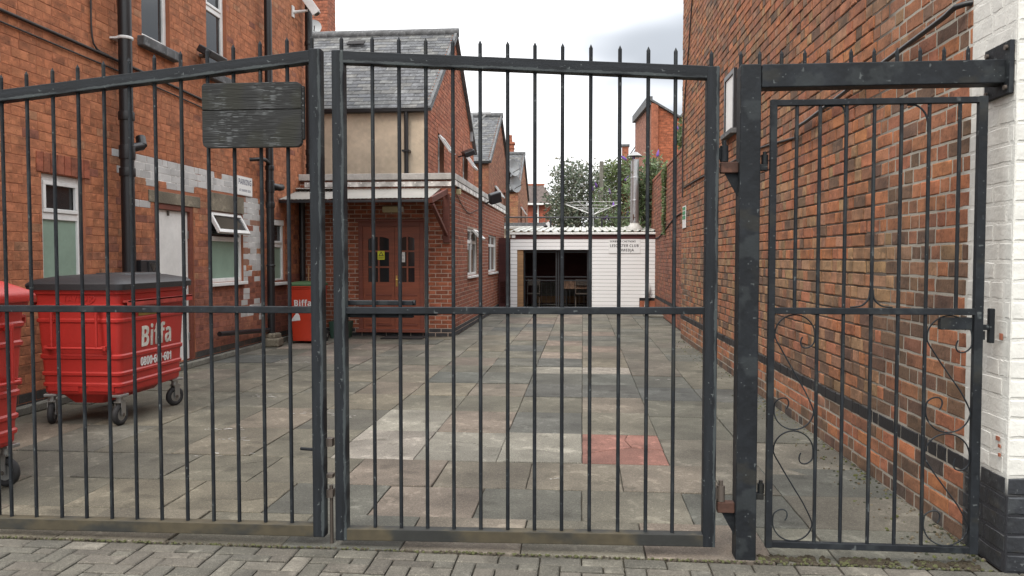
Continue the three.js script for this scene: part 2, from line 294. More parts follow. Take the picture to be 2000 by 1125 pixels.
// ================================================================ GROUND
structure('ground', new THREE.PlaneGeometry(400, 400).rotateX(-Math.PI / 2).translate(0, -0.06, -60), M.concrete, { k: 0.7 });
const GF = frame([0, 0, 0], [1, 0, 0], [0, 0, -1]);       // u = x, v = -z, n = up
{ // yard of paving slabs
  const yard = structure('yard_paving', bx(-5.3, 2.0, -0.05, -0.014, -24.6, -3.78), M.bed, { k: 0.7 });
  const tones = [[0.205, 0.198, 0.164], [0.185, 0.18, 0.15], [0.225, 0.213, 0.178], [0.165, 0.166, 0.148], [0.145, 0.15, 0.143], [0.25, 0.227, 0.18], [0.26, 0.22, 0.188], [0.2, 0.196, 0.17], [0.235, 0.212, 0.175], [0.255, 0.225, 0.19]];
  const pale = [[0.37, 0.36, 0.32], [0.33, 0.32, 0.285], [0.37, 0.345, 0.315]];
  const cols = [-5.2, -4.85, -4.25, -3.64, -3.03, -2.43, -1.82, -1.21, -0.61, 0, 0.61, 1.22, 1.93];
  const zs = [3.785, 4.3, 4.885, 5.53, 6.45, 7.35, 8.18, 9.0, 9.84, 10.45, 11.3, 12.1, 12.95, 13.75, 14.6, 15.45, 16.3, 17.2, 18.1, 19.0, 19.9, 20.8, 21.6, 22.6, 23.6, 24.5];
  const cut = (x0, x1, z0, z1, l, r) => {                // a slab broken across, from height l on its left edge to r on its right
    const n = 5, e = []; for (let i = 0; i <= n; i++) e.push([mix(x0, x1, i / n), mix(z0 + l * (z1 - z0), z0 + r * (z1 - z0), i / n) + (i % n ? rr(-0.035, 0.035) : 0)]);
    return [[[x0, z0], [x1, z0], ...e.slice().reverse().map(([x, z]) => [x, z - 0.002])], [...e.map(([x, z]) => [x, z + 0.002]), [x1, z1], [x0, z1]]];
  };
  const put = (pts, c, h) => part('paving_slab', piece(GF, pts, h, -0.03, 0.004, 0.0025, c, 0.71), M.slab, yard, { keepUV: true });
  for (let j = 0; j < zs.length - 1; j++) {
    const shift = j < 3 ? [0.31, 0.0, 0.26][j] : 0;
    for (let i = 0; i < cols.length - 1; i++) {
      let x0 = cols[i] + (i > 0 && i < 11 ? shift : 0), x1 = cols[i + 1] + (i + 1 > 0 && i + 1 < 11 ? shift : 0), z0 = zs[j], z1 = zs[j + 1];
      if (i > 9 && j > 2) { const s = -0.19 * (i === 10 ? 0.6 : 1); z0 += s + 0.02 * (i - 10); z1 += s + 0.02 * (i - 10); }
      if (x1 < -2.35 && z0 > 14.1) continue;
      if (x0 < -2.35 && z1 > 14.4) x0 = -2.34;
      const h = rr(-0.004, 0.004), g = 0.0035;
      x0 += g; x1 -= g; z0 += g; z1 -= g;
      let c = pick(tones); const far = j > 8;
      if (far && rnd() < 0.35) c = pick([[0.28, 0.225, 0.19], [0.25, 0.235, 0.205], [0.31, 0.26, 0.222]]);
      if (!far && i < 6) c = mix3(pick(tones), [0.195, 0.176, 0.135], 0.4);
      if (i > 9) c = mix3(pick(tones), [0.16, 0.165, 0.145], 0.5);
      const isPale = (j === 3 && i >= 6 && i <= 8) || (j === 4 && i === 6) || (j === 8 && (i === 8 || i === 9)) || (j === 8 && rnd() < 0.25);
      if (isPale) c = pick(pale);
      if (j === 6 && i >= 8) c = pick([[0.13, 0.14, 0.14], [0.145, 0.15, 0.145]]);
      if (j === 7 && i >= 6 && i <= 9) c = pick([[0.15, 0.16, 0.15], [0.165, 0.17, 0.155]]);
      if (j === 3 && i === 9) {                            // the red slab, broken into four
        c = [0.37, 0.185, 0.155];
        const xm = mix(x0, x1, 0.62), zm = mix(z0, z1, 0.5);
        put([[x0, z0], [x1, z0], [x1, zm - 0.04], [xm, zm + 0.02], [mix(x0, x1, 0.3), zm - 0.08], [x0, zm - 0.22]], c, 0.002);
        put([[x0, zm - 0.212], [mix(x0, x1, 0.3), zm - 0.072], [xm, zm + 0.028], [x0, zm + 0.16]], c, 0.004);
        put([[x0, zm + 0.168], [xm - 0.004, zm + 0.036], [mix(x0, x1, 0.55), mix(z0, z1, 0.8)], [mix(x0, x1, 0.6), z1], [x0, z1]], c, 0.001);
        put([[xm + 0.004, zm + 0.03], [x1, zm - 0.032], [x1, z1], [mix(x0, x1, 0.61), z1], [mix(x0, x1, 0.56), mix(z0, z1, 0.8)]], c, 0.003);
        continue;
      }
      const crack = (j === 3 && i === 6) ? [0.55, 0.8] : (j === 3 && i === 7) ? [0.72, 0.45] : (j === 3 && i === 8) ? [0.42, 0.3] : (j === 2 && i === 4) ? [0.15, 0.95] : (j === 1 && i === 5) ? [0.2, 0.5] : (!far && rnd() < 0.06) ? [rr(0.1, 0.9), rr(0.1, 0.9)] : null;
      if (crack) for (const p of cut(x0, x1, z0, z1, ...crack)) put(p, c, h); else put(rectN(x0, x1, z0, z1, 3, 4), c, h);
    }
  }
}
{ // flakes of old white paint trodden onto the slabs
  const yard = scene.getObjectByName('yard_paving');
  for (const [x, z, n, sp] of [[-3.3, -7.9, 9, 0.16], [-2.55, -7.1, 8, 0.14], [-2.2, -7.0, 12, 0.2], [-3.0, -6.35, 10, 0.16], [-2.75, -6.0, 8, 0.14], [-4.0, -10.6, 10, 0.25], [-3.6, -11.0, 8, 0.25], [0.95, -9.4, 4, 0.1], [-0.2, -5.1, 3, 0.05], [-2.6, -5.5, 6, 0.2]]) {
    const g = []; for (let i = 0; i < n; i++) { const a = rr(-0.5, 0.5), l = rr(0.008, 0.035), w = rr(0.002, 0.008), cx = x + rr(-sp, sp), cz = z + rr(-sp, sp) * 0.5, q = []; for (let k = 0; k < 7; k++) { const t = k / 7 * 6.283; q.push([Math.cos(t) * l * rr(0.6, 1.1), Math.sin(t) * w * rr(0.5, 1.2)]); } g.push(poly(q, 0.0012).rotateX(-Math.PI / 2).rotateY(a).translate(cx, 0.0055, cz)); }
    part('paint_flakes', g, M.lead, yard, { kind: 'stuff' });
  }
}
{ // block pavement outside the gate
  const pave = structure('block_pavement', bx(-6, 5, -0.05, -0.018, -3.779, 1.5), M.bed, { k: 0.7 });
  const tones = [[0.2, 0.19, 0.165], [0.175, 0.168, 0.147], [0.22, 0.205, 0.18], [0.18, 0.165, 0.145], [0.165, 0.158, 0.14]];
  const rest = [], put = (x0, x1, z0, z1) => {
    const g = 0.004, sh = shows(GF, x0, x1, -z1, -z0), c = pick(tones);
    const q = piece(GF, rectN(x0 + g, x1 - g, -z1 + g, -z0 - g, 3, 2), rr(-0.003, 0.003), -0.04, 0.006, 0.0016, c, 0.71);
    if (sh > 0) part('paving_block', q, M.slab, pave, { keepUV: true }); else rest.push(q);
  };
  const zr = -3.775, dr = 0.1;
  for (let x = -4.2; x < 2.2; x += 0.2) put(x, x + 0.2, zr, zr + dr);
  for (let a = -40; a < 40; a++) for (let b = -40; b < 40; b++) {  // herringbone
    for (const [w, h, ox, oz] of [[0.2, 0.1, 0, 0], [0.1, 0.2, 0.2, -0.1]]) {
      const x = (a * 0.1 + b * 0.2) * 1 + ox + b * 0, z = a * 0.1 - b * 0.2 + oz;
      let x0 = x, x1 = x + w, z0 = z, z1 = z + h; const lim = zr + dr;
      if (x1 < -4.2 || x0 > 2.6 || z1 < lim + 0.03 || z0 > -2.0) continue;
      z0 = Math.max(z0, lim); put(x0, x1, z0, z1);
    }
  }
  if (rest.length) part('block_paving', rest, M.slab, pave, { keepUV: true, kind: 'stuff' });
}

// ================================================================ WALL KIT
const vcBox = (f, u0, u1, v0, v1, n0, n1, fn, s = 0.12) => {
  const g = new THREE.BoxGeometry(u1 - u0, v1 - v0, n1 - n0, Math.ceil((u1 - u0) / s), Math.ceil((v1 - v0) / s), 1).translate((u0 + u1) / 2, (v0 + v1) / 2, (n0 + n1) / 2).toNonIndexed();
  const p = g.attributes.position, c = new Float32Array(p.count * 3); for (let i = 0; i < p.count; i++) c.set(fn(p.getX(i), p.getY(i)), i * 3);
  g.setAttribute('color', new THREE.BufferAttribute(c, 3)); return inFrame(f, g);
};
const fb = (f, u0, u1, v0, v1, n0, n1, r = 0) => inFrame(f, bx(u0, u1, v0, v1, n0, n1, r));
// a window in a wall opening: white frame set back, panes, optional transom, mullion, sill
function windowIn(parent, f, [u0, u1, v0, v1], o = {}) {
  const n = o.n ?? -0.09, t = o.t ?? 0.06, d = 0.05, mid = o.transom, F = [];
  F.push(fb(f, u0, u0 + t, v0, v1, n - d, n, 0.006), fb(f, u1 - t, u1, v0, v1, n - d, n, 0.006), fb(f, u0 + t, u1 - t, v0, v0 + t, n - d, n - 0.002, 0.006), fb(f, u0 + t, u1 - t, v1 - t, v1, n - d, n - 0.002, 0.006));
  if (mid) F.push(fb(f, u0 + t, u1 - t, mid - 0.035, mid + 0.035, n - d, n - 0.003, 0.006));
  if (o.mullion) F.push(fb(f, o.mullion - 0.035, o.mullion + 0.035, v0 + t, v1 - t, n - d, n - 0.004, 0.006));
  const w = part('window', F, o.m ?? M.upvc, parent);
  const panes = o.panes ?? (mid ? [[u0 + t, u1 - t, v0 + t, mid - 0.035, o.low], [u0 + t, u1 - t, mid + 0.035, v1 - t]] : [[u0 + t, u1 - t, v0 + t, v1 - t, o.low]]);
  for (const [a, b, c, e, mm] of panes) part('pane', fb(f, a, b, c, e, n - 0.035, n - 0.025), mm ?? M.glass, w);
  if (mid && !o.open && !o.plain) part('casement', [[u0 + t, u1 - t, mid + 0.035, mid + 0.075], [u0 + t, u1 - t, v1 - t - 0.04, v1 - t], [u0 + t, u0 + t + 0.04, mid + 0.075, v1 - t - 0.04], [u1 - t - 0.04, u1 - t, mid + 0.075, v1 - t - 0.04]].map(([a, b, c, e]) => fb(f, a, b, c, e, n - 0.02, n + 0.012, 0.005)), M.upvc, w);
  if (o.sill) part('sill', fb(f, u0 - 0.04, u1 + 0.04, v0 - (o.sh ?? 0.05), v0 - 0.002, n - 0.05, o.sp ?? 0.06, 0.008), o.sm ?? M.upvc, w);
  if (o.room) part('blind', fb(f, u0 + t, u1 - t, v0 + t, v1 - t, n - 0.1, n - 0.09), M.dark, w);
  return w;
}
// a top-hung casement standing open: hinge line at height v1, swung out by 'ang'
function openLight(parent, f, u0, u1, v0, v1, ang, n = -0.04) {
  const h = v1 - v0, t = 0.055, grp = [], up = (g) => inFrame(f, g.rotateX(-ang).translate(0, v1, n));
  for (const [a, b, c, d] of [[u0, u1, -t, 0], [u0, u1, -h, -h + t], [u0, u0 + t, -h + t, -t], [u1 - t, u1, -h + t, -t]]) grp.push(up(bx(a, b, c, d, -0.025, 0.025, 0.006)));
  const c = part('casement', grp, M.upvc, parent);
  part('pane', up(bx(u0 + t, u1 - t, -h + t, -t, -0.008, 0.004)), M.glass, parent);
  return c;
}

// ================================================================ RIGHT-HAND BUILDING (brick flank, white painted corner)
const RF = frame([1.756, 0, -14.3], [0.017, 0, 1], [0, 1, 0]);
const RL = 10.545;
{
  const b = place('brick_building', 'tall brick building flank on the right with white painted corner and black plinth', 'building', [1.9, 0, -9]);
  const near = (u) => RL - u;
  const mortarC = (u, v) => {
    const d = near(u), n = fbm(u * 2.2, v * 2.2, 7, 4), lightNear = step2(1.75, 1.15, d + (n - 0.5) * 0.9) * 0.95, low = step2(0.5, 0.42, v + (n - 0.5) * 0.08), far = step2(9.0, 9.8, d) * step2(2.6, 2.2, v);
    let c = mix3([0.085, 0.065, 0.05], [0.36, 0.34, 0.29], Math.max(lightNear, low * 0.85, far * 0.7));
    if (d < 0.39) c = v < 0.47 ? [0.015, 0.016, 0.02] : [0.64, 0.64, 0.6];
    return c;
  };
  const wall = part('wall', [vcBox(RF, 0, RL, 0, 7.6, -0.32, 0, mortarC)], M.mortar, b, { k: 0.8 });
  const P = { orange: [0.42, 0.14, 0.05], red: [0.32, 0.105, 0.05], rust: [0.35, 0.125, 0.06], brown: [0.15, 0.085, 0.055], dark: [0.065, 0.05, 0.045], buff: [0.31, 0.2, 0.105], pink: [0.32, 0.165, 0.095] };
  bricks(wall, RF, {
    L: RL, H: 7.55, course: 0.0895, len: 0.232, joint: 0.011, vary: 0.012, drift: 0.05, jit: 0.0022, cham: 0.005, proud: (u, v) => (near(u) < 0.4 ? [0.0005, 0.0025] : near(u) < 1.7 || v < 0.36 ? [0.001, 0.006] : [0.003, 0.011]), splits: [RL - 0.395], singles: 300,
    bond: (row, k) => (row % 2 ? k % 3 === 0 : k % 2 === 0) || rnd() < 0.18,
    openings: [],
    colour: (u, v, row, w) => {
      const d = near(u), n = fbm(u * 1.3 + 5, v * 1.8, 51, 3), h = rnd();
      if (d < 0.395) {
        const edge = 0.47 + (fbm(u * 9, v * 9, 3, 3) - 0.5) * 0.12;
        if (v < edge) return [[1, 1, 1], M.blackBrick];
        return [[0.63, 0.63, 0.59], M.paintedBrick];
      }
      if (row === 4) return [h < 0.8 ? [0.014, 0.015, 0.018] : [0.022, 0.022, 0.024], M.paintedBrick];
      if (d < 0.75 && v < 0.36 && h < 0.5) return [P.dark];
      let c;
      if (row < 1) c = pick([P.dark, P.brown, P.brown]);
      else if (row < 4) c = d < 2.2 ? pick([P.red, P.orange, P.brown, P.brown, P.red]) : pick([P.red, P.rust, P.rust, P.pink, P.orange, P.brown]);
      else if (v < 1.02 + (n - 0.5) * 0.5) c = d < 1.6 ? pick([P.brown, P.brown, P.brown, P.rust, P.red]) : pick([P.rust, P.brown, P.brown, P.pink, P.orange, P.buff, P.red]);
      else if (v < 1.5 + (n - 0.5) * 0.4) c = d < 0.9 ? pick([P.rust, P.red, P.buff, P.brown]) : pick([P.buff, P.buff, P.buff, P.pink, P.brown, P.rust]);
      else c = d < 1.2 ? pick([P.red, P.red, P.rust, P.orange, P.brown]) : w < 0.15 && h < 0.25 ? P.buff : pick([P.orange, P.orange, P.orange, P.red, P.red, P.rust, P.rust, P.pink, P.brown]);
      if (c !== P.brown && c !== P.dark) c = mix3(c, [0.3, 0.15, 0.085], 0.4); const s = rr(0.82, 1.14); c = [c[0] * s, c[1] * s * rr(0.94, 1.08), c[2] * s * rr(0.94, 1.08)];
      const soot = step2(0.55, 0.75, fbm(u * 2 + 31, v * 2.6, 77, 4)); return [mix3(c, [0.13, 0.085, 0.06], soot * 0.4)];
    },
  });
  // front of the same building, turning the corner to the street
  const ff = frame([1.935, 0, -3.755], [1, 0, 0], [0, 1, 0]);
  const front = part('front_wall', [vcBox(ff, 0.01, 4.2, 0, 7.6, -0.32, -0.004, (u, v) => (v < 0.46 ? [0.015, 0.016, 0.02] : [0.66, 0.66, 0.62]))], M.mortar, b, { k: 0.8 });
  bricks(front, ff, { L: 4.2, H: 7.5, course: 0.0895, len: 0.232, joint: 0.009, jit: 0.002, cham: 0.006, proud: [0.001, 0.003], singles: 80, colour: (u, v) => (v < 0.46 + rr(-0.03, 0.03) ? [[1, 1, 1], M.blackBrick] : [[0.68, 0.68, 0.64], M.paintedBrick]) });
  part('bare_patch', [bx(1.924, 1.9275, 1.07, 1.1, -3.83, -3.805), bx(1.924, 1.9275, 0.6, 0.62, -3.84, -3.81), bx(1.924, 1.9275, 0.57, 0.585, -3.82, -3.80), bx(1.92, 1.9275, 0.53, 0.545, -3.81, -3.797)], M.terracotta, b);
  // boarded window with black surround
  const wnd = part('boarded_window', [fb(RF, 4.06, 4.54, 3.03, 3.66, 0.0, 0.03, 0.004)], M.white, b);
  part('frame', [fb(RF, 4.0, 4.06, 3.0, 3.72, 0, 0.045, 0.005), fb(RF, 4.54, 4.6, 3.0, 3.72, 0, 0.045, 0.005), fb(RF, 4.06, 4.54, 3.66, 3.72, 0, 0.045, 0.005)], M.blackPlastic, wnd);
  part('sill', fb(RF, 3.98, 4.62, 2.94, 3.0, 0, 0.08, 0.006), M.ridge, wnd);
}
tag(part('wall_pipe', [tube([pt(RF, 10.14, 2.72, -0.02), pt(RF, 10.1, 2.715, 0.05), pt(RF, 9.95, 2.7, 0.055), pt(RF, 9, 2.655, 0.05), pt(RF, 7.6, 2.575, 0.05), pt(RF, 7.3, 2.56, 0.05), pt(RF, 7.22, 2.53, 0.04), pt(RF, 7.2, 2.48, 0.03)], 0.015, 60, 8)], M.pipe), 'thin dark sloping pipe fixed across the right brick flank', 'pipe');
tag(part('wall_cable', [tube([[7.2, 2.5], [5.66, 2.6], [4.4, 2.62], [3.3, 2.64], [2, 2.66], [0.3, 2.66]].map(([u, v]) => pt(RF, u, v, 0.016)), 0.011, 50, 6)], M.cable), 'thin black cable clipped along the right brick flank', 'cable');
tag(part('wall_cable', [tube([[0.28, 2.5], [0.27, 3.6], [0.9, 5.0], [1.5, 6.2], [2.2, 7.3]].map(([u, v]) => pt(RF, u, v, 0.03)), 0.012, 50, 6)], M.cable), 'black cable climbing the far edge of the right brick flank', 'cable');
{
  const s = place('safety_sign', 'narrow green and white vertical sign at far end of right flank', 'sign', pt(RF, 0.42, 1.95).toArray());
  part('plate', fb(RF, 0.22, 0.6, 1.96, 2.34, 0.012, 0.02), M.white, s);
  const gm = mat([0.05, 0.24, 0.12], { roughness: 0.5 });
  for (const [a, c] of [[2.27, 2.32], [2.19, 2.25], [2.11, 2.17]]) part('green_panel', fb(RF, 0.25, 0.57, a, c, 0.021, 0.024), gm, s);
}

// ================================================================ LEFT-HAND BUILDING
const LF = frame([-5.2, 0, -4.6], [0, 0, -1], [0, 1, 0]);   // u = -4.6 - z
const lu = (z) => -4.6 - z;
const LB = place('brick_house', 'long orange brick house wall on the left with white windows and door', 'building', [-5.2, 0, -9.5]);
{
  const W1 = [lu(-7.2), lu(-7.86), 0.78, 2.27], DR = [lu(-9.2), lu(-10.17), 0.08, 2.12], W2 = [lu(-10.65), lu(-11.72), 1.09, 2.11], W3 = [lu(-12.78), lu(-13.42), 1.03, 2.1];
  const U1 = [lu(-9.0), lu(-9.64), 4.06, 5.5], U2 = [lu(-10.62), lu(-11.24), 4.06, 5.5];
  const L = 10.15, H = 7.8, holes = [W1, DR, W2, W3, U1, U2];
  const wall = part('wall', inFrame(LF, poly([[0, 0], [L, 0], [L, H], [0, H]], 0.3, holes.map(([a, b, c, d]) => [[a, c], [a, d], [b, d], [b, c]])).translate(0, 0, -0.3)), M.mortar, LB, { c: [0.36, 0.135, 0.072] });
  const white = (u, v) => {
    const z = -4.6 - u, n = fbm(u * 6, v * 8, 19, 4), m = rnd();
    if (z < -8.45 && z > -10.28 && v > 2.3 && v < 2.62) return n + m * 0.25 > (z > -9.0 && v < 2.44 ? 0.78 : v < 2.4 ? 0.55 : 0.3);
    if (z < -8.6 && z > -9.05 && v > 2.06 && v < 2.16) return m < 0.8;
    if (z < -10.38 && z > -11.5 && v > 2.37 && v < 2.63) return n + m * 0.25 > 0.4;
    if (z < -11.62 && z > -12.42 && v > 0.4 && v < 2.38) return n * 0.8 + m * 0.4 > mix(0.7, 0.36, v / 2.38);
    return false;
  };
  bricks(wall, LF, {
    L, H: 7.75, course: 0.0888, len: 0.234, joint: 0.0065, vary: 0.006, drift: 0.02, jit: 0.0012, cham: 0.0025, proud: [0.0015, 0.0045], singles: 300,
    openings: [...holes, [lu(-9.08), lu(-10.36), 2.12, 2.27], [lu(-10.62), lu(-11.75), 2.11, 2.37]],
    bond: (row, k) => rnd() < 0.07,
    colour: (u, v, row) => {
      if (white(u, v)) { const k = rr(0.75, 1); return [rnd() < 0.12 ? [0.3, 0.16, 0.11] : [0.6 * k, 0.6 * k, 0.59 * k], M.paintedBrick]; }
      const z = -4.6 - u, n = fbm(u * 1.1, v * 1.7, 23, 4), s = rr(0.94, 1.06);
      let c = pick([[0.45, 0.166, 0.08], [0.435, 0.158, 0.075], [0.46, 0.177, 0.086], [0.445, 0.165, 0.082]]);
      const mixZone = z < -7.86 && v < 2.4 ? 0.4 : 0.05; if (rnd() < mixZone) c = pick([[0.33, 0.125, 0.072], [0.4, 0.19, 0.105], [0.27, 0.098, 0.064], [0.37, 0.145, 0.088]]);
      if (z < -9.9 && v < 1.15) c = pick([[0.27, 0.095, 0.062], [0.3, 0.105, 0.068], [0.24, 0.08, 0.058]]);
      if (row < 3) c = row < 2 ? [0.05, 0.045, 0.042] : c;
      c = [c[0] * s, c[1] * s, c[2] * s]; const soot = step2(0.52, 0.74, fbm(u * 1.6 + 9, v * 2.2, 29, 4)) * 0.16; return [mix3(mix3(c, [0.42, 0.2, 0.11], step2(0.6, 0.8, n) * 0.3), [0.12, 0.075, 0.055], soot)];
    },
  });
  part('paint_film', [fb(LF, lu(-8.6), lu(-10.24), 2.36, 2.6, -0.01, 0.0012), fb(LF, lu(-10.4), lu(-11.4), 2.4, 2.6, -0.01, 0.0012), fb(LF, lu(-11.9), lu(-12.36), 1.2, 2.36, -0.01, 0.0011)], M.peel, wall);
  // soldier arch over the first window
  for (let i = 0; i < 8; i++) { const a = W1[0] - 0.08 + i * 0.103; part('arch_brick', piece(LF, rect8(a + 0.004, a + 0.099, 2.276, 2.47), 0.013, -0.02, 0.004, 0.002, [rr(0.3, 0.38), 0.105, 0.06]), M.brick, wall, { keepUV: true }); }
  part('lintel', fb(LF, lu(-9.08), lu(-10.36), 2.122, 2.268, -0.2, 0.012, 0.006), M.stone, wall, { label: 'stone lintel above the white door' });
  part('lintel', fb(LF, lu(-10.62), lu(-11.75), 2.112, 2.368, -0.2, 0.01, 0.006), M.stone, wall, { label: 'stone lintel above the open window' });
  part('kerb', fb(LF, 0, L, 0.0, 0.075, 0.014, 0.1, 0.012), M.concrete, LB);
  windowIn(LB, LF, W1, { transom: 1.86, low: M.frosted, sill: true, t: 0.065, n: -0.04 });
  const w2 = windowIn(LB, LF, W2, { transom: 1.72, low: M.frosted, sill: true, open: true, n: -0.03 });
  openLight(w2, LF, W2[0] + 0.03, W2[1] - 0.03, 1.76, 2.09, 0.5);
  windowIn(LB, LF, W3, { transom: 1.66, low: M.frosted, sill: true, n: -0.03, sp: 0.09 });
  part('arch_board', fb(LF, W3[0], W3[1], 2.0, 2.098, -0.06, -0.01, 0.006), M.upvc, LB);
  for (const U of [U1, U2]) { const w = windowIn(LB, LF, U, { transom: 4.95, t: 0.07, n: -0.05 }); part('sill', fb(LF, U[0] - 0.1, U[1] + 0.1, 3.93, 4.055, -0.08, 0.09, 0.02), M.ridge, w); }
  const d = part('door', fb(LF, DR[0] + 0.07, DR[1] - 0.07, 0.1, 2.05, -0.09, -0.045, 0.004), M.whiteDoor, LB, { label: 'plain white flush door' });
  part('door_frame', [fb(LF, DR[0], DR[0] + 0.07, 0.08, 2.12, -0.12, -0.005, 0.005), fb(LF, DR[1] - 0.07, DR[1], 0.08, 2.12, -0.12, -0.005, 0.005), fb(LF, DR[0] + 0.07, DR[1] - 0.07, 2.052, 2.12, -0.12, -0.006, 0.005)], M.doorFrame, d);
  part('hinge', [fb(LF, DR[1] - 0.09, DR[1] - 0.06, 1.7, 1.8, -0.044, -0.03, 0.003), fb(LF, DR[1] - 0.09, DR[1] - 0.06, 0.35, 0.45, -0.044, -0.03, 0.003)], M.steel, d);
  part('hook', [fb(LF, DR[0] + 0.38, DR[0] + 0.4, 1.98, 2.04, -0.045, -0.02, 0.003)], M.boltMetal, d);
  part('end_wall', bx(-12, -5.5, 0, 7.8, -14.74, -14.4), M.mortar, LB, { c: [0.25, 0.1, 0.06] });
  part('street_wall', bx(-12, -5.2, 0, 7.8, -4.58, -4.3), M.mortar, LB, { c: [0.28, 0.1, 0.06] });
}
{ // drainpipes
  const pipe = (z, r, y0, y1, label, collars, x = -5.06) => {
    const p = place('drainpipe', label, 'drainpipe', [x, y0, z], 'drainpipes on the left house');
    part('pipe', rod(V(x, y0, z), V(x, y1, z), r, r, 18), M.pipe, p);
    for (const [y, h, k = 1.18] of collars) part('collar', lathe([[r, y - h / 2], [r * k, y - h / 2 + 0.006], [r * k, y + h / 2 - 0.006], [r, y + h / 2]], 18).translate(x, 0, z), M.pipe, p);
    return p;
  };
  const d1 = pipe(-8.42, 0.072, 0.05, 7.6, 'thick black drainpipe between the near window and white door', [[3.02, 0.1], [2.62, 0.16], [2.4, 0.1]]);
  part('clip', [lathe([[0.074, 3.86], [0.085, 3.865], [0.085, 3.89], [0.074, 3.895]], 18).translate(-5.06, 0, -8.42), bx(-5.19, -5.1, 3.86, 3.88, -8.5, -8.34)], M.white, d1);
  part('branch', [rod(V(-5.06, 2.66, -8.42), V(-5.0, 2.72, -8.62), 0.05, 0.05, 14), rod(V(-5.0, 2.72, -8.62), V(-5.04, 2.82, -8.66), 0.055, 0.055, 14)], M.pipe, d1);
  const d2 = pipe(-12.45, 0.062, 0.18, 7.6, 'black drainpipe beside the white parking sign', [[3.9, 0.05], [2.9, 0.08], [2.6, 0.2], [2.3, 0.1], [1.32, 0.03]]);
  part('branch', [tube([[-5.06, 2.62, -12.45], [-4.98, 2.6, -12.62], [-5.0, 2.62, -12.78], [-5.12, 2.62, -12.8]], 0.055, 20, 10), tube([[-5.06, 2.95, -12.45], [-5.03, 3.0, -12.2], [-5.05, 2.98, -11.95], [-5.16, 2.97, -11.9]], 0.03, 16, 8)], M.pipe, d2);
  part('waste_pipe', [rod(V(-5.11, 0.37, -10.7), V(-5.08, 0.27, -12.42), 0.035, 0.035, 12)], M.pipe, d2);
  pipe(-14.36, 0.07, 2.7, 7.6, 'black drainpipe at the far corner of the left house', [[3.4, 0.1], [3.15, 0.08], [5.4, 0.08]]);
  pipe(-14.02, 0.055, 0.05, 2.6, 'black drainpipe under the canopy beside the red bin', [[1.6, 0.06]], -5.1);
  const st = [[-5.16, 0, -12.3], [-4.92, 0.2, -12.58]];
  tag(part('pipe_block', [new RoundedBoxGeometry(0.26, 0.14, 0.3, 2, 0.03).rotateY(0.1).translate(-5.03, 0.07, -12.45), new RoundedBoxGeometry(0.2, 0.09, 0.22, 2, 0.03).rotateY(-0.2).translate(-5.04, 0.175, -12.45)], M.stone), 'rough stone block under the drainpipe foot', 'block');
}
tag(part('wall_cable', [tube([[-6.2, 3.66], [-7.2, 3.655], [-8.0, 3.65], [-9.2, 3.63], [-11.9, 3.56]].map(([z, v]) => V(-5.175, v, z)), 0.016, 60, 6)], M.cable), 'thicker upper cable running along the left house wall', 'cable');
tag(part('wall_cable', [tube([[-6.2, 3.56], [-8.0, 3.54], [-9.5, 3.52], [-11.9, 3.45]].map(([z, v]) => V(-5.18, v, z)), 0.009, 60, 6)], M.cable), 'thin lower cable running along the left house wall', 'cable');
tag(part('wall_cable', [tube([[-8.03, 7], [-8.03, 5], [-8.02, 3.75], [-8.08, 3.68], [-8.3, 3.66]].map(([z, v]) => V(-5.178, v, z)), 0.011, 50, 6)], M.cable), 'vertical cable dropping beside the thick drainpipe', 'cable');
{ // floodlight, camera, horn, sign on the left wall
  const f = place('floodlight', 'dark slanted floodlight under the upper left window', 'floodlight', [-5.0, 4.15, -10.4]);
  part('housing', at(new RoundedBoxGeometry(0.2, 0.1, 0.5, 2, 0.02), -5.02, 4.2, -10.42, 0, 0, -0.5), M.blackPlastic, f);
  part('bracket', bx(-5.19, -5.08, 4.17, 4.21, -10.46, -10.38), M.boltMetal, f);
  const c = place('security_camera', 'white box security camera at the top far corner of the left house', 'camera', [-5.15, 5.85, -14.0]);
  const dir = V(0.55, -0.75, 0.12).normalize();
  part('bracket', [bx(-5.195, -5.17, 5.75, 5.95, -13.95, -13.85, 0.005), rod(V(-5.18, 5.84, -13.9), V(-4.93, 5.88, -13.95), 0.03, 0.02)], M.white, c);
  const cm = new THREE.Matrix4().makeBasis(V(0, 0.16, 0.98).cross(dir).normalize().negate(), dir, V().crossVectors(V(0, 0.16, 0.98).cross(dir).normalize().negate(), dir)).setPosition(-4.88, 5.98, -13.98);
  part('body', new RoundedBoxGeometry(0.13, 0.4, 0.12, 2, 0.015).applyMatrix4(cm), M.white, c);
  part('hood', new RoundedBoxGeometry(0.15, 0.42, 0.02, 1, 0.008).translate(0, 0.02, 0.075).applyMatrix4(cm), M.white, c);
  part('lens', new THREE.CylinderGeometry(0.045, 0.045, 0.02, 16).translate(0, 0.205, 0).applyMatrix4(cm), M.glass, c);
  const h = place('wall_speaker', 'small black square horn box on the wall above the big bin', 'speaker', [-5.1, 1.25, -8.72]);
  part('box', [bx(-5.2, -5.0, 1.27, 1.42, -8.9, -8.56, 0.006)], M.blackPlastic, h);
  part('horn', [bx(-5.002, -4.985, 1.285, 1.405, -8.88, -8.7, 0.004)], M.dark, h);
  for (let i = 0; i < 5; i++) part('vane', bar(V(-4.983, 1.29, -8.79), V(-4.983, 1.385, -8.86 + i * 0.035), 0.004, 0.004, V(1, 0, 0), 0), M.boltMetal, h);
}
function canvasMat(w, h, draw, o = {}) { const c = document.createElement('canvas'); c.width = w; c.height = h; const x = c.getContext('2d'); draw(x, w, h); const t = new THREE.CanvasTexture(c); t.colorSpace = THREE.SRGBColorSpace; return new THREE.MeshStandardMaterial({ map: t, roughness: 0.6, ...o }); }
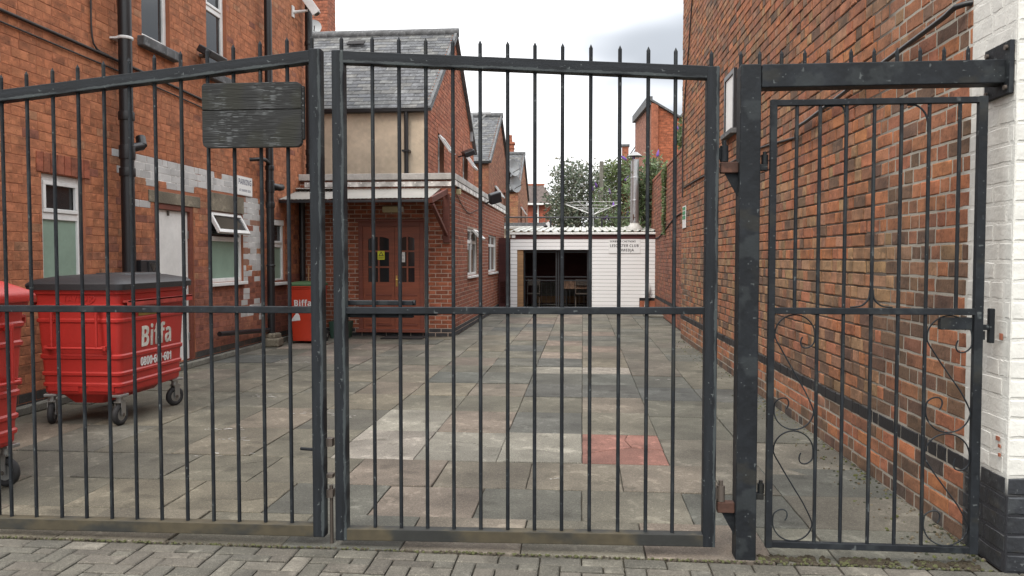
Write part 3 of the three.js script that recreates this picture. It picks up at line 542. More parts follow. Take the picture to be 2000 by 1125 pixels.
const facePlane = (f, u0, u1, v0, v1, n) => inFrame(f, new THREE.PlaneGeometry(u1 - u0, v1 - v0).translate((u0 + u1) / 2, (v0 + v1) / 2, n));
{
  const s = place('parking_sign', 'white sign reading PARKING at owners risk on the left wall', 'sign', [-5.18, 2.4, -11.78]);
  part('plate', fb(LF, lu(-11.5), lu(-12.04), 2.4, 2.69, 0.012, 0.02), M.white, s);
  part('print', facePlane(LF, lu(-11.51), lu(-12.03), 2.41, 2.68, 0.0225), canvasMat(512, 268, (x, w, h) => {
    x.fillStyle = '#dfe0de'; x.fillRect(0, 0, w, h); x.fillStyle = '#1f2a4a'; x.textAlign = 'center'; x.font = 'bold 118px sans-serif'; x.fillText('PARKING', w / 2, 115, 470); x.font = 'bold 50px sans-serif'; x.fillText('AT OWNERS RISK', w / 2, 220, 440);
  }), s, { keepUV: true });
}

// ================================================================ ENTRANCE EXTENSION
const EX = place('entrance_extension', 'flat roofed red brick extension with brown double doors', 'building', [-3.8, 0, -14.5]);
{
  const f = frame([-5.2, 0, -14.2], [1, 0, 0], [0, 1, 0]), eu = (x) => x + 5.2, L = 2.85;
  const D = [eu(-4.1), eu(-2.88), 0.1, 2.1];
  const mc = [0.42, 0.33, 0.27];
  const wall = part('front_wall', inFrame(f, poly([[0, 0], [L, 0], [L, 2.86], [0, 2.86]], 0.25, [[[D[0], D[2]], [D[0], D[3]], [D[1], D[3]], [D[1], D[2]]]]).translate(0, 0, -0.25)), M.mortar, EX, { c: mc });
  const cf = (u, v, row) => { const s = rr(0.82, 1.15); const c = v < 0.15 ? [0.045, 0.045, 0.05] : pick([[0.29, 0.088, 0.046], [0.31, 0.096, 0.05], [0.26, 0.08, 0.045], [0.32, 0.105, 0.058]]); return [[c[0] * s, c[1] * s, c[2] * s]]; };
  bricks(wall, f, { L, H: 2.86, course: 0.0775, len: 0.23, joint: 0.013, jit: 0.0012, cham: 0.003, proud: [0.003, 0.006], singles: 300, openings: [D], colour: cf });
  const sf = frame([-2.35, 0, -23.6], [0, 0, 1], [0, 1, 0]);  // side wall; it looks to +x, so u runs the other way
  const g = frame([-2.35, 0, -14.2], [0, 0, -1], [0, 1, 0]), gu = (z) => -14.2 - z;
  const A = [gu(-16.0), gu(-17.5), 1.07, 2.06], B = [gu(-19.6), gu(-21.4), 1.07, 2.04];
  const side = part('side_wall', inFrame(g, poly([[0.25, 0], [9.4, 0], [9.4, 2.86], [0.25, 2.86]], 0.25, [A, B].map(([a, b, c, d]) => [[a, c], [a, d], [b, d], [b, c]])).translate(0, 0, -0.25)), M.mortar, EX, { c: mc });
  bricks(side, g, { L: 9.4, H: 2.86, course: 0.0775, len: 0.23, joint: 0.013, jit: 0.0012, cham: 0.003, proud: [0.003, 0.006], singles: 120, openings: [A, B], colour: cf });
  windowIn(EX, g, A, { transom: 1.78, mullion: gu(-16.75), sill: true, n: -0.03, plain: true });
  const wA = windowIn(EX, g, B, { transom: 1.76, mullion: gu(-20.5), sill: true, n: -0.03, plain: true });
  openLight(EX, g, gu(-16.78), gu(-17.47), 1.78, 2.04, 0.75, 0.0);
  // parapet: lead fascia over a peeling white board
  const fas = part('fascia', [bx(-5.2, -2.3, 2.862, 2.975, -14.45, -14.13, 0.008), bx(-2.6, -2.29, 2.862, 2.975, -23.6, -14.452, 0.008)], M.lead, EX);
  part('trim_board', [bx(-5.1, -2.31, 2.74, 2.83, -14.19, -14.16, 0.005), bx(-2.34, -2.3, 2.76, 2.852, -23.6, -14.16, 0.005)], M.peel, fas);
  part('roof', bx(-5.2, -2.4, 2.75, 2.9, -23.6, -14.45), M.ridge, EX);
  // doors
  const xm = -3.43, fr = part('door_frame', [bx(-4.1, -4.02, 0.1, 2.1, -14.28, -14.17, 0.006), bx(-2.96, -2.88, 0.1, 2.1, -14.28, -14.17, 0.006), bx(-4.02, -2.96, 2.02, 2.1, -14.28, -14.17, 0.006), bx(-4.14, -2.84, 0.08, 0.14, -14.3, -14.1, 0.008)], M.doorFrame, EX);
  part('drip_moulding', bx(-4.14, -2.84, 2.1, 2.15, -14.26, -14.13, 0.01), M.doorFrame, fr);
  for (const [a, b] of [[-4.02, xm - 0.003], [xm + 0.003, -2.96]]) {
    const w = b - a, cx = (a + b) / 2, g0 = a + 0.095, g1 = b - 0.1, G0 = 1.0, G1 = 1.83, cols = [[g0, cx - 0.015], [cx + 0.015, g1]], rows = [[1.0, 1.26], [1.29, 1.55], [1.58, 1.88]];
    const arch = (x) => 1.74 + 0.09 * Math.sqrt(Math.max(0, 1 - Math.pow((x - cx) / ((g1 - g0) / 2 + 0.03), 2)));
    const holes = []; for (const [p, q] of cols) rows.forEach(([s, t], k) => { if (k < 2) holes.push([[p, s], [p, t], [q, t], [q, s]]); else { const up = []; for (let i = 0; i <= 5; i++) { const x = mix(p, q, i / 5); up.push([x, arch(x)]); } holes.push([[p, s], ...up, [q, s]]); } });
    const leaf = part('door', poly([[a, 0.14], [b, 0.14], [b, 2.02], [a, 2.02]], 0.045, holes).translate(0, 0, -14.245), M.door, EX);
    for (const [p, q] of cols) rows.forEach(([s, t], k) => part('pane', bx(p - 0.004, q + 0.004, s - 0.004, k < 2 ? t + 0.004 : 1.85, -14.23, -14.222), M.glass, leaf));
    part('panel', bx(g0 - 0.02, g1 + 0.02, 0.24, 0.74, -14.199, -14.192, 0.003), M.door, leaf); for (const y of [0.745, 0.2]) part('panel_bead', bx(g0 - 0.05, g1 + 0.05, y, y + 0.03, -14.199, -14.185, 0.004), M.doorFrame, leaf);
    if (a > xm) { part('handle', [bx(xm + 0.02, xm + 0.055, 0.92, 1.12, -14.2, -14.19, 0.004), rod(V(xm + 0.037, 1.05, -14.19), V(xm + 0.037, 1.05, -14.15), 0.01), rod(V(xm + 0.037, 1.05, -14.15), V(xm + 0.12, 1.03, -14.15), 0.01)], M.brass, leaf); }
  }
  const rear = part('inner_room', [bx(-4.9, -2.7, 0.02, 2.6, -16.2, -16.1)], M.brownPanel, EX);
}
{
  const s = place('warning_notice', 'yellow warning notice with triangle on the left door pane', 'notice', [-3.68, 1.4, -14.21]);
  part('sheet', bx(-3.745, -3.615, 1.41, 1.57, -14.2, -14.197), M.yellow, s);
  const tri = (r) => [[-r, -r * 0.6], [r, -r * 0.6], [0, r]];
  part('triangle', poly(tri(0.05), 0.002, [tri(0.03).reverse()]).translate(-3.68, 1.51, -14.197), M.ink, s);
  part('print', [bx(-3.73, -3.63, 1.455, 1.462, -14.197, -14.195), bx(-3.73, -3.63, 1.435, 1.442, -14.197, -14.195)], M.ink, s);
  const p = place('paper_notice', 'white paper notice on the right door pane', 'notice', [-3.29, 1.36, -14.21]);
  part('sheet', bx(-3.345, -3.235, 1.365, 1.55, -14.2, -14.197), M.white, p);
  part('print', [bx(-3.325, -3.255, 1.49, 1.497, -14.197, -14.195), bx(-3.325, -3.255, 1.475, 1.48, -14.197, -14.195), bx(-3.325, -3.255, 1.42, 1.428, -14.197, -14.195), bx(-3.325, -3.255, 1.405, 1.41, -14.197, -14.195)], M.steel, p);
  const e = place('door_light', 'cream bulkhead light box above the brown doors', 'light fitting', [-3.46, 2.27, -14.15]);
  part('body', bx(-3.63, -3.28, 2.27, 2.38, -14.19, -14.09, 0.015), M.cream, e); part('end_cap', bx(-3.278, -3.25, 2.275, 2.375, -14.19, -14.1, 0.005), M.white, e);
  tag(part('door_mat', at(new RoundedBoxGeometry(0.75, 0.014, 0.42, 1, 0.005), -3.2, 0.016, -13.9), M.dark), 'dark flat door mat before the brown doors', 'mat');
}
{ // lean-to canopy over the doors
  const c = place('canopy', 'lean-to canopy of aged corrugated sheet over the brown doors', 'canopy', [-3.9, 2.4, -13.7]);
  const b0 = V(-5.19, 2.7, -14.15), sl = (2.44 - 2.68) / 1.0; let px = -5.19, k = 0;
  const widths = [0.9, 0.88, 0.9]; let xx = -5.19;
  for (const w of widths) {                                    // three overlapping sheets, ribbed along the fall
    const n = 24, g = new THREE.PlaneGeometry(w, 1.05, n, 4), p = g.attributes.position;
    for (let i = 0; i < p.count; i++) p.setZ(i, 0.0035 * Math.cos(p.getX(i) * Math.PI * 2 / 0.075));
    const front = g.clone(), back = g.clone().translate(0, 0, -0.006); back.index.array.reverse(); [front, back].forEach((q) => q.computeVertexNormals());
    part('sheet', [front, back].map((q) => at(q, xx + w / 2, 2.57 + k * 0.006, -13.67, -Math.PI / 2 + 0.235)), M.sheet, c); xx += w - 0.03; k++;
  }
  part('front_rail', bx(-5.19, -2.6, 2.385, 2.43, -13.19, -13.15, 0.006), M.blackPlastic, c);
  part('wall_plate', bx(-5.19, -2.45, 2.6, 2.67, -14.17, -14.12, 0.006), M.timber, c);
  for (const x of [-5.1, -4.3, -3.5, -2.58]) part('rafter', bar(V(x, 2.4, -13.16), V(x, 2.64, -14.12), 0.05, 0.07, V(0, 1, 0)), M.timber, c);
  part('bracket', [bar(V(-2.54, 2.36, -13.2), V(-2.45, 1.86, -14.1), 0.06, 0.06, V(1, 0, 0)), bx(-2.52, -2.4, 1.72, 2.6, -14.17, -14.1, 0.006), bar(V(-2.545, 2.42, -13.14), V(-2.45, 2.64, -14.12), 0.05, 0.1, V(0, 1, 0))], M.timber, c);
  part('flashing', [bx(-5.19, -4.35, 2.69, 2.71, -14.17, -13.95, 0.006)], M.lead, c);
}
{
  const f = place('floodlight', 'black floodlight on the extension parapet', 'floodlight', [-2.25, 2.85, -18.6]);
  part('housing', at(new RoundedBoxGeometry(0.3, 0.26, 0.14, 2, 0.03), -2.07, 2.86, -18.6, 0.5, 0.5, 0.35), M.blackPlastic, f); part('arm', rod(V(-2.3, 2.72, -18.6), V(-2.1, 2.82, -18.6), 0.02), M.blackPlastic, f);
  const a = place('wall_sensor', 'small sensor box under the extension parapet corner', 'sensor', [-2.3, 2.66, -14.6]);
  part('body', bx(-2.345, -2.26, 2.62, 2.72, -14.62, -14.52, 0.01), M.cream, a); part('neck', bx(-2.33, -2.28, 2.72, 2.76, -14.6, -14.54, 0.005), M.blackPlastic, a);
  tag(part('wall_cable', [tube([[-14.6, 2.6], [-15.0, 2.5], [-16, 2.36], [-17.2, 2.48], [-18.6, 2.66]].map(([z, v]) => V(-2.33, v, z)), 0.008, 40, 5)], M.cable), 'thin cable sagging along the extension side wall', 'cable');
  tag(part('wall_tap', [rod(V(-2.35, 0.72, -17.2), V(-2.22, 0.72, -17.2), 0.012), rod(V(-2.22, 0.75, -17.2), V(-2.22, 0.68, -17.2), 0.012)], M.boltMetal), 'small outside tap low on the extension side wall', 'tap');
  const d = place('louvred_door', 'brown door with louvres between extension and white shed', 'door', [-2.15, 0, -22]);
  part('leaf', bx(-2.35, -1.93, 0.02, 2.0, -22.06, -22), M.maroon, d); for (let i = 0; i < 12; i++) part('louvre', at(new THREE.BoxGeometry(0.3, 0.035, 0.03), -2.14, 0.22 + i * 0.05, -21.985, 0.5), M.brownPanel, d);
}

// ================================================================ GABLED WINGS BEHIND
function slateRoof(parent, f, W, S, course, w, singles, tones) { // f: u along eave, v up the slope
  const roof = part('roof', fb(f, 0, W, 0, S, -0.08, -0.012), M.ridge, parent), list = [];
  let r = 0; for (let v = -0.04; v < S - 0.05; v += course, r++) for (let u = -(r % 2) * w / 2; u < W; u += w) {
    const a = Math.max(u, 0) + 0.003, b = Math.min(u + w, W) - 0.003; if (b - a < 0.04) continue;
    list.push([a, b, v + rr(-0.006, 0.006), Math.min(v + course * 1.5, S), shows(f, a, b, v, v + course)]);
  }
  list.sort((a, b) => b[4] - a[4]); const rest = [];
  list.forEach(([a, b, c, d, sh], i) => {
    const t = pick(tones), k = rr(0.8, 1.2), g = new THREE.BoxGeometry(b - a, d - c, 0.009).translate(0, (d - c) / 2, 0).rotateX(-0.045 + rr(-0.01, 0.01)).rotateZ(rr(-0.012, 0.012)).translate((a + b) / 2, c, 0.014);
    const q = colour(triUV(inFrame(f, g), 0.9, rnd(), rnd()), [t[0] * k, t[1] * k, t[2] * k]);
    if (i < singles && sh > 0) part('slate', q, M.slate, roof, { keepUV: true }); else rest.push(q);
  });
  if (rest.length) part('slates', rest, M.slate, roof, { keepUV: true, kind: 'stuff' });
  return roof;
}
const slateTones = [[0.125, 0.13, 0.135], [0.11, 0.115, 0.122], [0.15, 0.154, 0.152], [0.095, 0.1, 0.108], [0.138, 0.138, 0.132]];
function wing(label, z0, z1, xg, xl, eave, ridge, o) {       // gable looks to +x, eaves to the camera
  const b = place('gabled_house', label, 'building', [(xg + xl) / 2, 0, (z0 + z1) / 2], 'row of gabled rear wings'), zm = (z0 + z1) / 2, D = z0 - z1;
  const g = frame([xg, 0, z0], [0, 0, -1], [0, 1, 0]);
  const holes = o.windows.map(([z, c, w, h]) => [z0 - z - w / 2, z0 - z + w / 2, c, c + h]);
  const wall = part('gable_wall', inFrame(g, poly([[0, 0], [D, 0], [D, eave], [D / 2, ridge - 0.05], [0, eave]], 0.3, holes.map(([a, c, d, e]) => [[a, d], [a, e], [c, e], [c, d]])).translate(0, 0, -0.3)), M.mortar, b, { c: [0.24, 0.12, 0.08] });
  const tones = o.tones ?? [[0.36, 0.115, 0.06], [0.32, 0.1, 0.055], [0.38, 0.14, 0.08]];
  bricks(wall, g, { L: D, H: ridge - 0.06, v0: o.v0 ?? 0, course: 0.09, len: 0.235, joint: 0.01, jit: 0.001, cham: 0.003, singles: 0, openings: holes, span: (v) => { const t = v < eave ? 0 : (v - eave) / (ridge - eave) * D / 2; return [t, D - t]; }, colour: () => { const c = pick(tones), s = rr(0.82, 1.15); return [[c[0] * s, c[1] * s, c[2] * s]]; } });
  const ff = frame([xl, 0, z0], [1, 0, 0], [0, 1, 0]);
  if (o.render) part('front_wall', fb(ff, 0, xg - xl - 0.002, 0, eave, -0.3, 0.002), M.render, b, { k: 0.35 });
  else { const fw = part('front_wall', fb(ff, 0, xg - xl - 0.3, 0, eave, -0.3, 0), M.mortar, b, { c: [0.24, 0.12, 0.08] }); bricks(fw, ff, { L: xg - xl, H: eave, v0: 1.8, course: 0.09, len: 0.235, joint: 0.01, jit: 0.001, cham: 0.003, singles: 0, colour: () => { const c = pick(tones), s = rr(0.82, 1.15); return [[c[0] * s, c[1] * s, c[2] * s]]; } }); }
  const dz = D / 2, S = Math.hypot(dz + 0.12, ridge - eave + 0.1), slopeV = [0, (ridge - eave), -dz];
  slateRoof(b, frame([xl - 0.1, eave - 0.08, z0 + 0.12], [1, 0, 0], slopeV), xg - xl + 0.2, S + 0.06, 0.185, 0.3, o.singles ?? 0, slateTones);
  part('rear_roof', inFrame(frame([xg + 0.1, eave - 0.08, z1 - 0.12], [-1, 0, 0], [0, ridge - eave, dz]), bx(0, xg - xl + 0.2, 0, S, -0.07, 0)), M.ridge, b);
  part('ridge_tiles', at(new THREE.CylinderGeometry(0.11, 0.11, xg - xl + 0.24, 10).rotateZ(Math.PI / 2), (xl + xg) / 2, ridge + 0.03, zm), M.ridge, b);
  part('verge', [bar(V(xg + 0.06, eave - 0.1, z0 + 0.12), V(xg + 0.06, ridge, zm), 0.1, 0.06, V(1, 0, 0), 0), bar(V(xg + 0.06, eave - 0.1, z1 - 0.12), V(xg + 0.06, ridge, zm), 0.1, 0.06, V(1, 0, 0), 0)], M.ridge, b);
  part('gutter', bx(xl, xg, eave - 0.17, eave - 0.06, z0 + 0.02, z0 + 0.15, 0.02), M.pipe, b);
  o.windows.forEach(([z, c, w, h, op], i) => { const H = holes[i]; const wi = windowIn(b, g, H, { n: -0.1, t: 0.07, transom: c + h * 0.62, plain: true }); if (op) openLight(wi, g, H[0] + 0.04, H[1] - 0.04, c + h * 0.62, c + h - 0.04, 0.6, 0.02); part('arch', fb(g, H[0] - 0.08, H[1] + 0.08, c + h, c + h + 0.14, -0.05, 0.016, 0.01), M.terracotta, wi); });
  return b;
}
{
  const w1 = wing('nearest gabled wing with rendered wall and grey slate roof', -16.15, -23.05, -3.2, -8.4, 4.6, 7.0, { render: true, singles: 300, v0: 2.6, windows: [[-17.7, 2.95, 0.75, 1.25, 1], [-21.4, 2.95, 0.9, 1.35, 1]] });
  part('downpipe', [rod(V(-3.62, 2.95, -16.05), V(-3.62, 4.5, -16.05), 0.045, 0.045, 10), bx(-3.7, -3.54, 3.62, 3.66, -16.14, -15.98)], M.pipe, w1);
  part('roof_vent', at(new THREE.BoxGeometry(0.42, 0.03, 0.2), -5.5, 6.66, -18.95, 0.61), M.dark, w1);
  wing('second gabled wing with slate roof behind the extension', -26.8, -34.2, -3.2, -8.0, 4.8, 6.9, { v0: 1.5, tones: [[0.33, 0.14, 0.085], [0.3, 0.12, 0.075], [0.36, 0.17, 0.1]], windows: [[-29, 2.7, 0.8, 1.4, 1], [-32.2, 2.6, 0.8, 1.5]] });
  wing('third gabled wing farthest along the row', -39.0, -46.0, -3.2, -8.0, 4.85, 7.0, { v0: 1.5, tones: [[0.34, 0.15, 0.09], [0.3, 0.13, 0.08], [0.38, 0.2, 0.11]], windows: [[-41, 2.7, 0.8, 1.4, 1], [-44, 2.7, 0.8, 1.4]] });
  // chimneys and dishes
  const stack = (label, x0, x1, z0, z1, y0, y1, pot) => {
    const c = place('chimney_stack', label, 'chimney', [(x0 + x1) / 2, y0, (z0 + z1) / 2], 'chimney stacks');
    const s = part('shaft', bx(x0, x1, y0, y1, z0, z1), M.mortar, c, { c: [0.24, 0.12, 0.085] });
    const cf = () => { const k = rr(0.85, 1.15); return [[0.34 * k, 0.12 * k, 0.07 * k]]; }, o = { H: y1 - y0, course: 0.088, len: 0.23, joint: 0.01, jit: 0.001, cham: 0.003, singles: 0, colour: cf };
    bricks(s, frame([x0, y0, z1], [1, 0, 0], [0, 1, 0]), { ...o, L: x1 - x0 }); bricks(s, frame([x1, y0, z1], [0, 0, -1], [0, 1, 0]), { ...o, L: z1 - z0 });
    part('cap', [bx(x0 - 0.06, x1 + 0.06, y1 - 0.12, y1, z0 - 0.06, z1 + 0.06, 0.01), bx(x0 - 0.03, x1 + 0.03, y1 - 0.36, y1 - 0.28, z0 - 0.03, z1 + 0.03, 0.01)], M.terracotta, c);
    if (pot) part('pot', lathe([[0.1, y1], [0.13, y1 + 0.02], [0.1, y1 + 0.3], [0.13, y1 + 0.38], [0.09, y1 + 0.4]], 12).translate((x0 + x1) / 2, 0, (z0 + z1) / 2), M.terracotta, c);
    return c;
  };
  stack('big brick chimney stack rising beside the left house', -7.9, -6.85, -21.6, -21.0, 5.2, 10.4);
  stack('small far chimney above the third wing', -4.15, -3.75, -43.2, -42.8, 6.8, 7.7, true);
  const dish = (label, x, y, z, r, ry, rx) => {
    const d = place('satellite_dish', label, 'satellite dish', [x, y, z], 'satellite dishes');
    part('bowl', at(lathe([[0.0, 0], [r * 0.4, 0.02 * r * 2], [r * 0.8, 0.1 * r * 2], [r, 0.17 * r * 2], [r, 0.19 * r * 2], [r * 0.8, 0.12 * r * 2], [0, 0.02]], 22).rotateX(Math.PI / 2), x, y, z, 0, 0, 0).translate(-x, -y, -z).rotateX(rx).rotateY(ry).translate(x, y, z), M.dish, d);
    part('arm', [rod(V(x, y - r * 0.6, z), V(x + Math.sin(ry) * r * 1.3, y - r * 0.1, z + Math.cos(ry) * r * 1.3), 0.014), rod(V(x, y, z - 0.03), V(x - 0.1, y - r, z - 0.2), 0.022)], M.boltMetal, d); return d;
  };
  dish('round dish low on the slate ridge by the big chimney', -6.98, 7.42, -20.2, 0.19, 0.4, -0.2);
  dish('upper grey dish on the second gabled wing', -3.0, 5.2, -33.2, 0.36, 1.0, -0.15);
  dish('lower grey dish on the second gabled wing', -2.95, 4.55, -33.4, 0.38, 1.0, -0.15);
  const fl = place('floodlight', 'black floodlight on the nearest gable wall', 'floodlight', [-3.1, 4.1, -20.1]);
  part('housing', at(new RoundedBoxGeometry(0.3, 0.14, 0.3, 2, 0.03), -2.92, 4.12, -20.1, 0.4, 0.3, 0.4), M.blackPlastic, fl); part('arm', rod(V(-3.2, 4.02, -20.1), V(-2.95, 4.08, -20.1), 0.02), M.blackPlastic, fl);
  const br = place('wall_bracket', 'grey bracket high on the back edge of nearest gable', 'bracket', [-3.1, 5.2, -22.4]);
  part('post', bx(-3.19, -3.12, 4.75, 5.55, -22.4, -22.33), M.dish, br); part('arm', bx(-3.12, -2.6, 5.5, 5.56, -22.4, -22.33), M.dish, br); part('brace', bar(V(-3.12, 5.15, -22.36), V(-2.75, 5.5, -22.36), 0.05, 0.05), M.dish, br);
}
{ // far hipped house
  const h = place('hipped_house', 'distant red brick house with hipped tile roof beyond the wings', 'building', [-3.6, 0, -58]);
  const f = frame([-6, 0, -55], [1, 0, 0], [0, 1, 0]);
  const wall = part('wall', [bx(-6, -2.25, 0, 5.2, -61, -55)], M.mortar, h, { c: [0.28, 0.14, 0.1] });
  bricks(wall, f, { L: 3.75, H: 5.2, v0: 2.5, course: 0.09, len: 0.235, joint: 0.01, jit: 0.001, cham: 0.003, singles: 0, colour: () => { const k = rr(0.85, 1.15); return [[0.36 * k, 0.1 * k, 0.06 * k]]; } });
  const rf = new THREE.BufferGeometry(); const q = [[-6.4, 5.2, -54.6], [-1.85, 5.2, -54.6], [-1.85, 5.2, -61.4], [-6.4, 5.2, -61.4], [-5.2, 6.75, -58], [-2.9, 6.75, -58]];
  rf.setAttribute('position', new THREE.Float32BufferAttribute([0, 1, 5, 0, 5, 4, 1, 2, 5, 2, 3, 4, 2, 4, 5, 3, 0, 4].flatMap((i) => q[i]), 3)); rf.computeVertexNormals(); rf.setAttribute('uv', new THREE.Float32BufferAttribute(new Float32Array(36), 2));
  const roof = part('roof', rf, mat([0.1, 0.075, 0.065], { map: T.slate, roughness: 0.9 }), h, { k: 1.1 });
  part('ridge', bx(-5.3, -2.8, 6.72, 6.85, -58.08, -57.92), M.terracotta, roof); part('gutter', bx(-6.4, -1.85, 5.08, 5.2, -54.75, -54.55, 0.02), M.white, roof);
  const w = part('window', fb(f, 2.55, 2.95, 3.75, 4.55, 0.01, 0.05, 0.01), M.upvc, h); for (const [a, b] of [[2.6, 2.73], [2.77, 2.9]]) part('pane', fb(f, a, b, 3.82, 4.48, 0.051, 0.058), M.glass, w);
  part('downpipe', rod(V(-3.1, 2.5, -54.9), V(-3.1, 5.1, -54.9), 0.05), M.white, h);
}

// ================================================================ WHITE SHED AT THE END OF THE YARD
{
  const z = -21.5, s = place('garden_shed', 'white clad shed with wide dark opening at the end of the yard', 'shed', [0, 0, -22.8]);
  const plank = (a, b, y, h) => part('cladding_board', bx(a, b, y, y + h - 0.007, z - 0.03, z - 0.004, 0.005), M.siding, s);
  const bh = 0.1;
  for (let y = 0.06; y < 1.92; y += bh) {
    if (y > 1.66) plank(-1.97, 0.165, y, bh); else plank(-1.97, -1.785, y, bh);
    if (y < 0.3) plank(0.17, 1.53, y, bh); else plank(0.17, 2.02, y, bh);
  }
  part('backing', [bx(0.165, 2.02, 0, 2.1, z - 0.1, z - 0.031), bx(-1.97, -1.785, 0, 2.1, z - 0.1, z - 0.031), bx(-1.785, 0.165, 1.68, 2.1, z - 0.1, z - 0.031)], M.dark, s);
  part('fascia', bx(-1.97, 2.03, 1.955, 2.07, z - 0.03, z + 0.012, 0.004), M.maroon, s);
  part('brick_base', [bx(1.54, 2.02, 0, 0.28, z - 0.03, z + 0.05, 0.006)], M.terracotta, s);
  part('gutter', bx(-2.0, 2.05, 2.07, 2.13, z - 0.02, z + 0.08, 0.015), M.white, s);
  part('gutter_bracket', bx(-1.93, -1.83, 1.98, 2.07, z - 0.02, z + 0.05, 0.01), M.white, s);
  // box profile roof sheets
  const prof = [], pitch = 0.2; for (let x = -2.02; x < 2.06; x += pitch) prof.push([x, 0], [x + 0.11, 0], [x + 0.13, 0.035], [x + 0.17, 0.035], [x + 0.19, 0]);
  const roof = []; for (let i = 0; i < prof.length - 1; i++) { const [a, p] = prof[i], [b, q] = prof[i + 1]; roof.push(bar(V((a + b) / 2, 2.155 + (p + q) / 2, z + 0.07), V((a + b) / 2, 2.4 + (p + q) / 2, z - 3.6), Math.hypot(b - a, q - p) + 0.002, 0.004, V(-(q - p), b - a, 0), 0)); }
  part('roof', roof, M.roofSheet, s);
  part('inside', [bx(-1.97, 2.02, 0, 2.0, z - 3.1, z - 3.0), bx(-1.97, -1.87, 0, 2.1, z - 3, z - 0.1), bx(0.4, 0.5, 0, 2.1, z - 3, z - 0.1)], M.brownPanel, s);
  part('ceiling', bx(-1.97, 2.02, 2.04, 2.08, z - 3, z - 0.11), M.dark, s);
  part('door_post', bx(-1.785, -1.62, 0, 1.674, z - 0.16, z - 0.035, 0.005), M.rawTimber, s);
  for (let i = 0; i < 6; i++) part('wall_board', bx(-1.5, 0.35, 0.05 + i * 0.11, 0.15 + i * 0.11, z - 2.9, z - 2.87), i < 2 ? M.rawTimber : M.concrete, s);
  // inner gate
  const ig = place('inner_gate', 'black metal gate inside the shed opening', 'gate', [-0.7, 0, z - 0.25]);
  for (const x of [-1.6, -0.72, -0.66, 0.14]) part('stile', bx(x - 0.02, x + 0.02, 0.04, 1.62, z - 0.26, z - 0.22), M.blackPlastic, ig);
  for (const [a, b] of [[-1.58, -0.74], [-0.64, 0.12]]) for (const y of [0.06, 0.82, 0.92, 1.6]) part('rail', bx(a, b, y - 0.015, y + 0.015, z - 0.255, z - 0.225), M.blackPlastic, ig);
  for (let i = 0; i < 13; i++) { const x = -1.52 + i * 0.13; if (Math.abs(x + 0.69) > 0.06) part('bar', rod(V(x, 0.06, z - 0.24), V(x, 0.82, z - 0.24), 0.006, 0.006, 6), M.blackPlastic, ig); }
  const t = place('shed_table', 'table with striped brown cloth inside the shed', 'table', [-0.1, 0, z - 1.4]);
  const cl = []; for (let i = 0; i < 16; i++) cl.push(at(new THREE.BoxGeometry(0.062, 0.24, 0.02), -0.5 + i * 0.06, 0.68, z - 1.0 + (i % 2 ? 0.012 : -0.012), 0.08 * (i % 2 ? 1 : -1)));
  part('cloth', [bx(-0.54, 0.44, 0.79, 0.81, z - 1.7, z - 0.98), ...cl], M.cloth, t); for (const [x, q] of [[-0.48, -1.05], [0.36, -1.05], [-0.48, -1.65], [0.36, -1.65]]) part('leg', bx(x, x + 0.04, 0, 0.79, z + q - 0.04, z + q), M.dark, t);
  for (const [x, lab] of [[-1.38, 'folding metal chair at the left inside the shed'], [-0.02, 'folding metal chair in front of the shed table']]) {
    const c = place('folding_chair', lab, 'chair', [x, 0, z - 0.7], 'folding chairs in the shed');
    part('seat', bx(x - 0.18, x + 0.18, 0.42, 0.45, z - 0.9, z - 0.55, 0.008), M.boltMetal, c); part('backrest', bx(x - 0.18, x + 0.18, 0.66, 0.84, z - 0.93, z - 0.91, 0.006), M.boltMetal, c);
    for (const d of [-0.17, 0.17]) { part('leg', rod(V(x + d, 0, z - 0.98), V(x + d, 0.44, z - 0.6), 0.011), M.boltMetal, c); part('leg', rod(V(x + d, 0, z - 0.5), V(x + d, 0.84, z - 0.93), 0.011), M.boltMetal, c); }
  }
  const sg = place('club_sign', 'white sign board with club name on the shed cladding', 'sign', [1.12, 1.58, z]);
  part('board', bx(0.7, 1.55, 1.56, 1.945, z - 0.002, z + 0.012), M.white, sg);
  part('print', facePlane(frame([0, 0, z], [1, 0, 0], [0, 1, 0]), 0.71, 1.54, 1.57, 1.94, 0.0145), canvasMat(640, 285, (x, w, h) => {
    x.fillStyle = '#d9dbdc'; x.fillRect(0, 0, w, h); x.fillStyle = '#17191f'; x.textAlign = 'left'; x.font = 'bold 58px sans-serif'; x.fillText('SERBIAN CHETNIKS', 14, 64, 560); x.font = 'bold 78px sans-serif'; x.fillText('LEICESTER CLUB', 14, 160, 600); x.fillText('ROMEDJA', 160, 252, 380);
  }), sg, { keepUV: true });
  const vp = place('vent_pipe', 'white bent vent pipe at the shed corner', 'pipe', [1.72, 0, z + 0.1]);
  part('pipe', tube([[1.7, 0.05, z + 0.13], [1.72, 0.35, z + 0.13], [1.76, 0.6, z + 0.12], [1.75, 0.72, z + 0.06], [1.74, 0.74, z - 0.02]], 0.05, 30, 10), M.white, vp); part('foot', bx(1.62, 1.78, 0, 0.06, z + 0.05, z + 0.21, 0.01), M.white, vp);
  const fl = place('flue_pipe', 'tall steel flue pipe with rain cap above the shed roof', 'flue', [1.45, 2.2, -22.5]);
  part('pipe', lathe([[0.125, 2.2], [0.125, 3.02], [0.133, 3.03], [0.133, 3.07], [0.122, 3.08], [0.122, 3.66], [0.13, 3.67], [0.13, 3.71], [0.118, 3.72], [0.118, 4.2]], 24).translate(1.45, 0, -22.5), M.flue, fl);
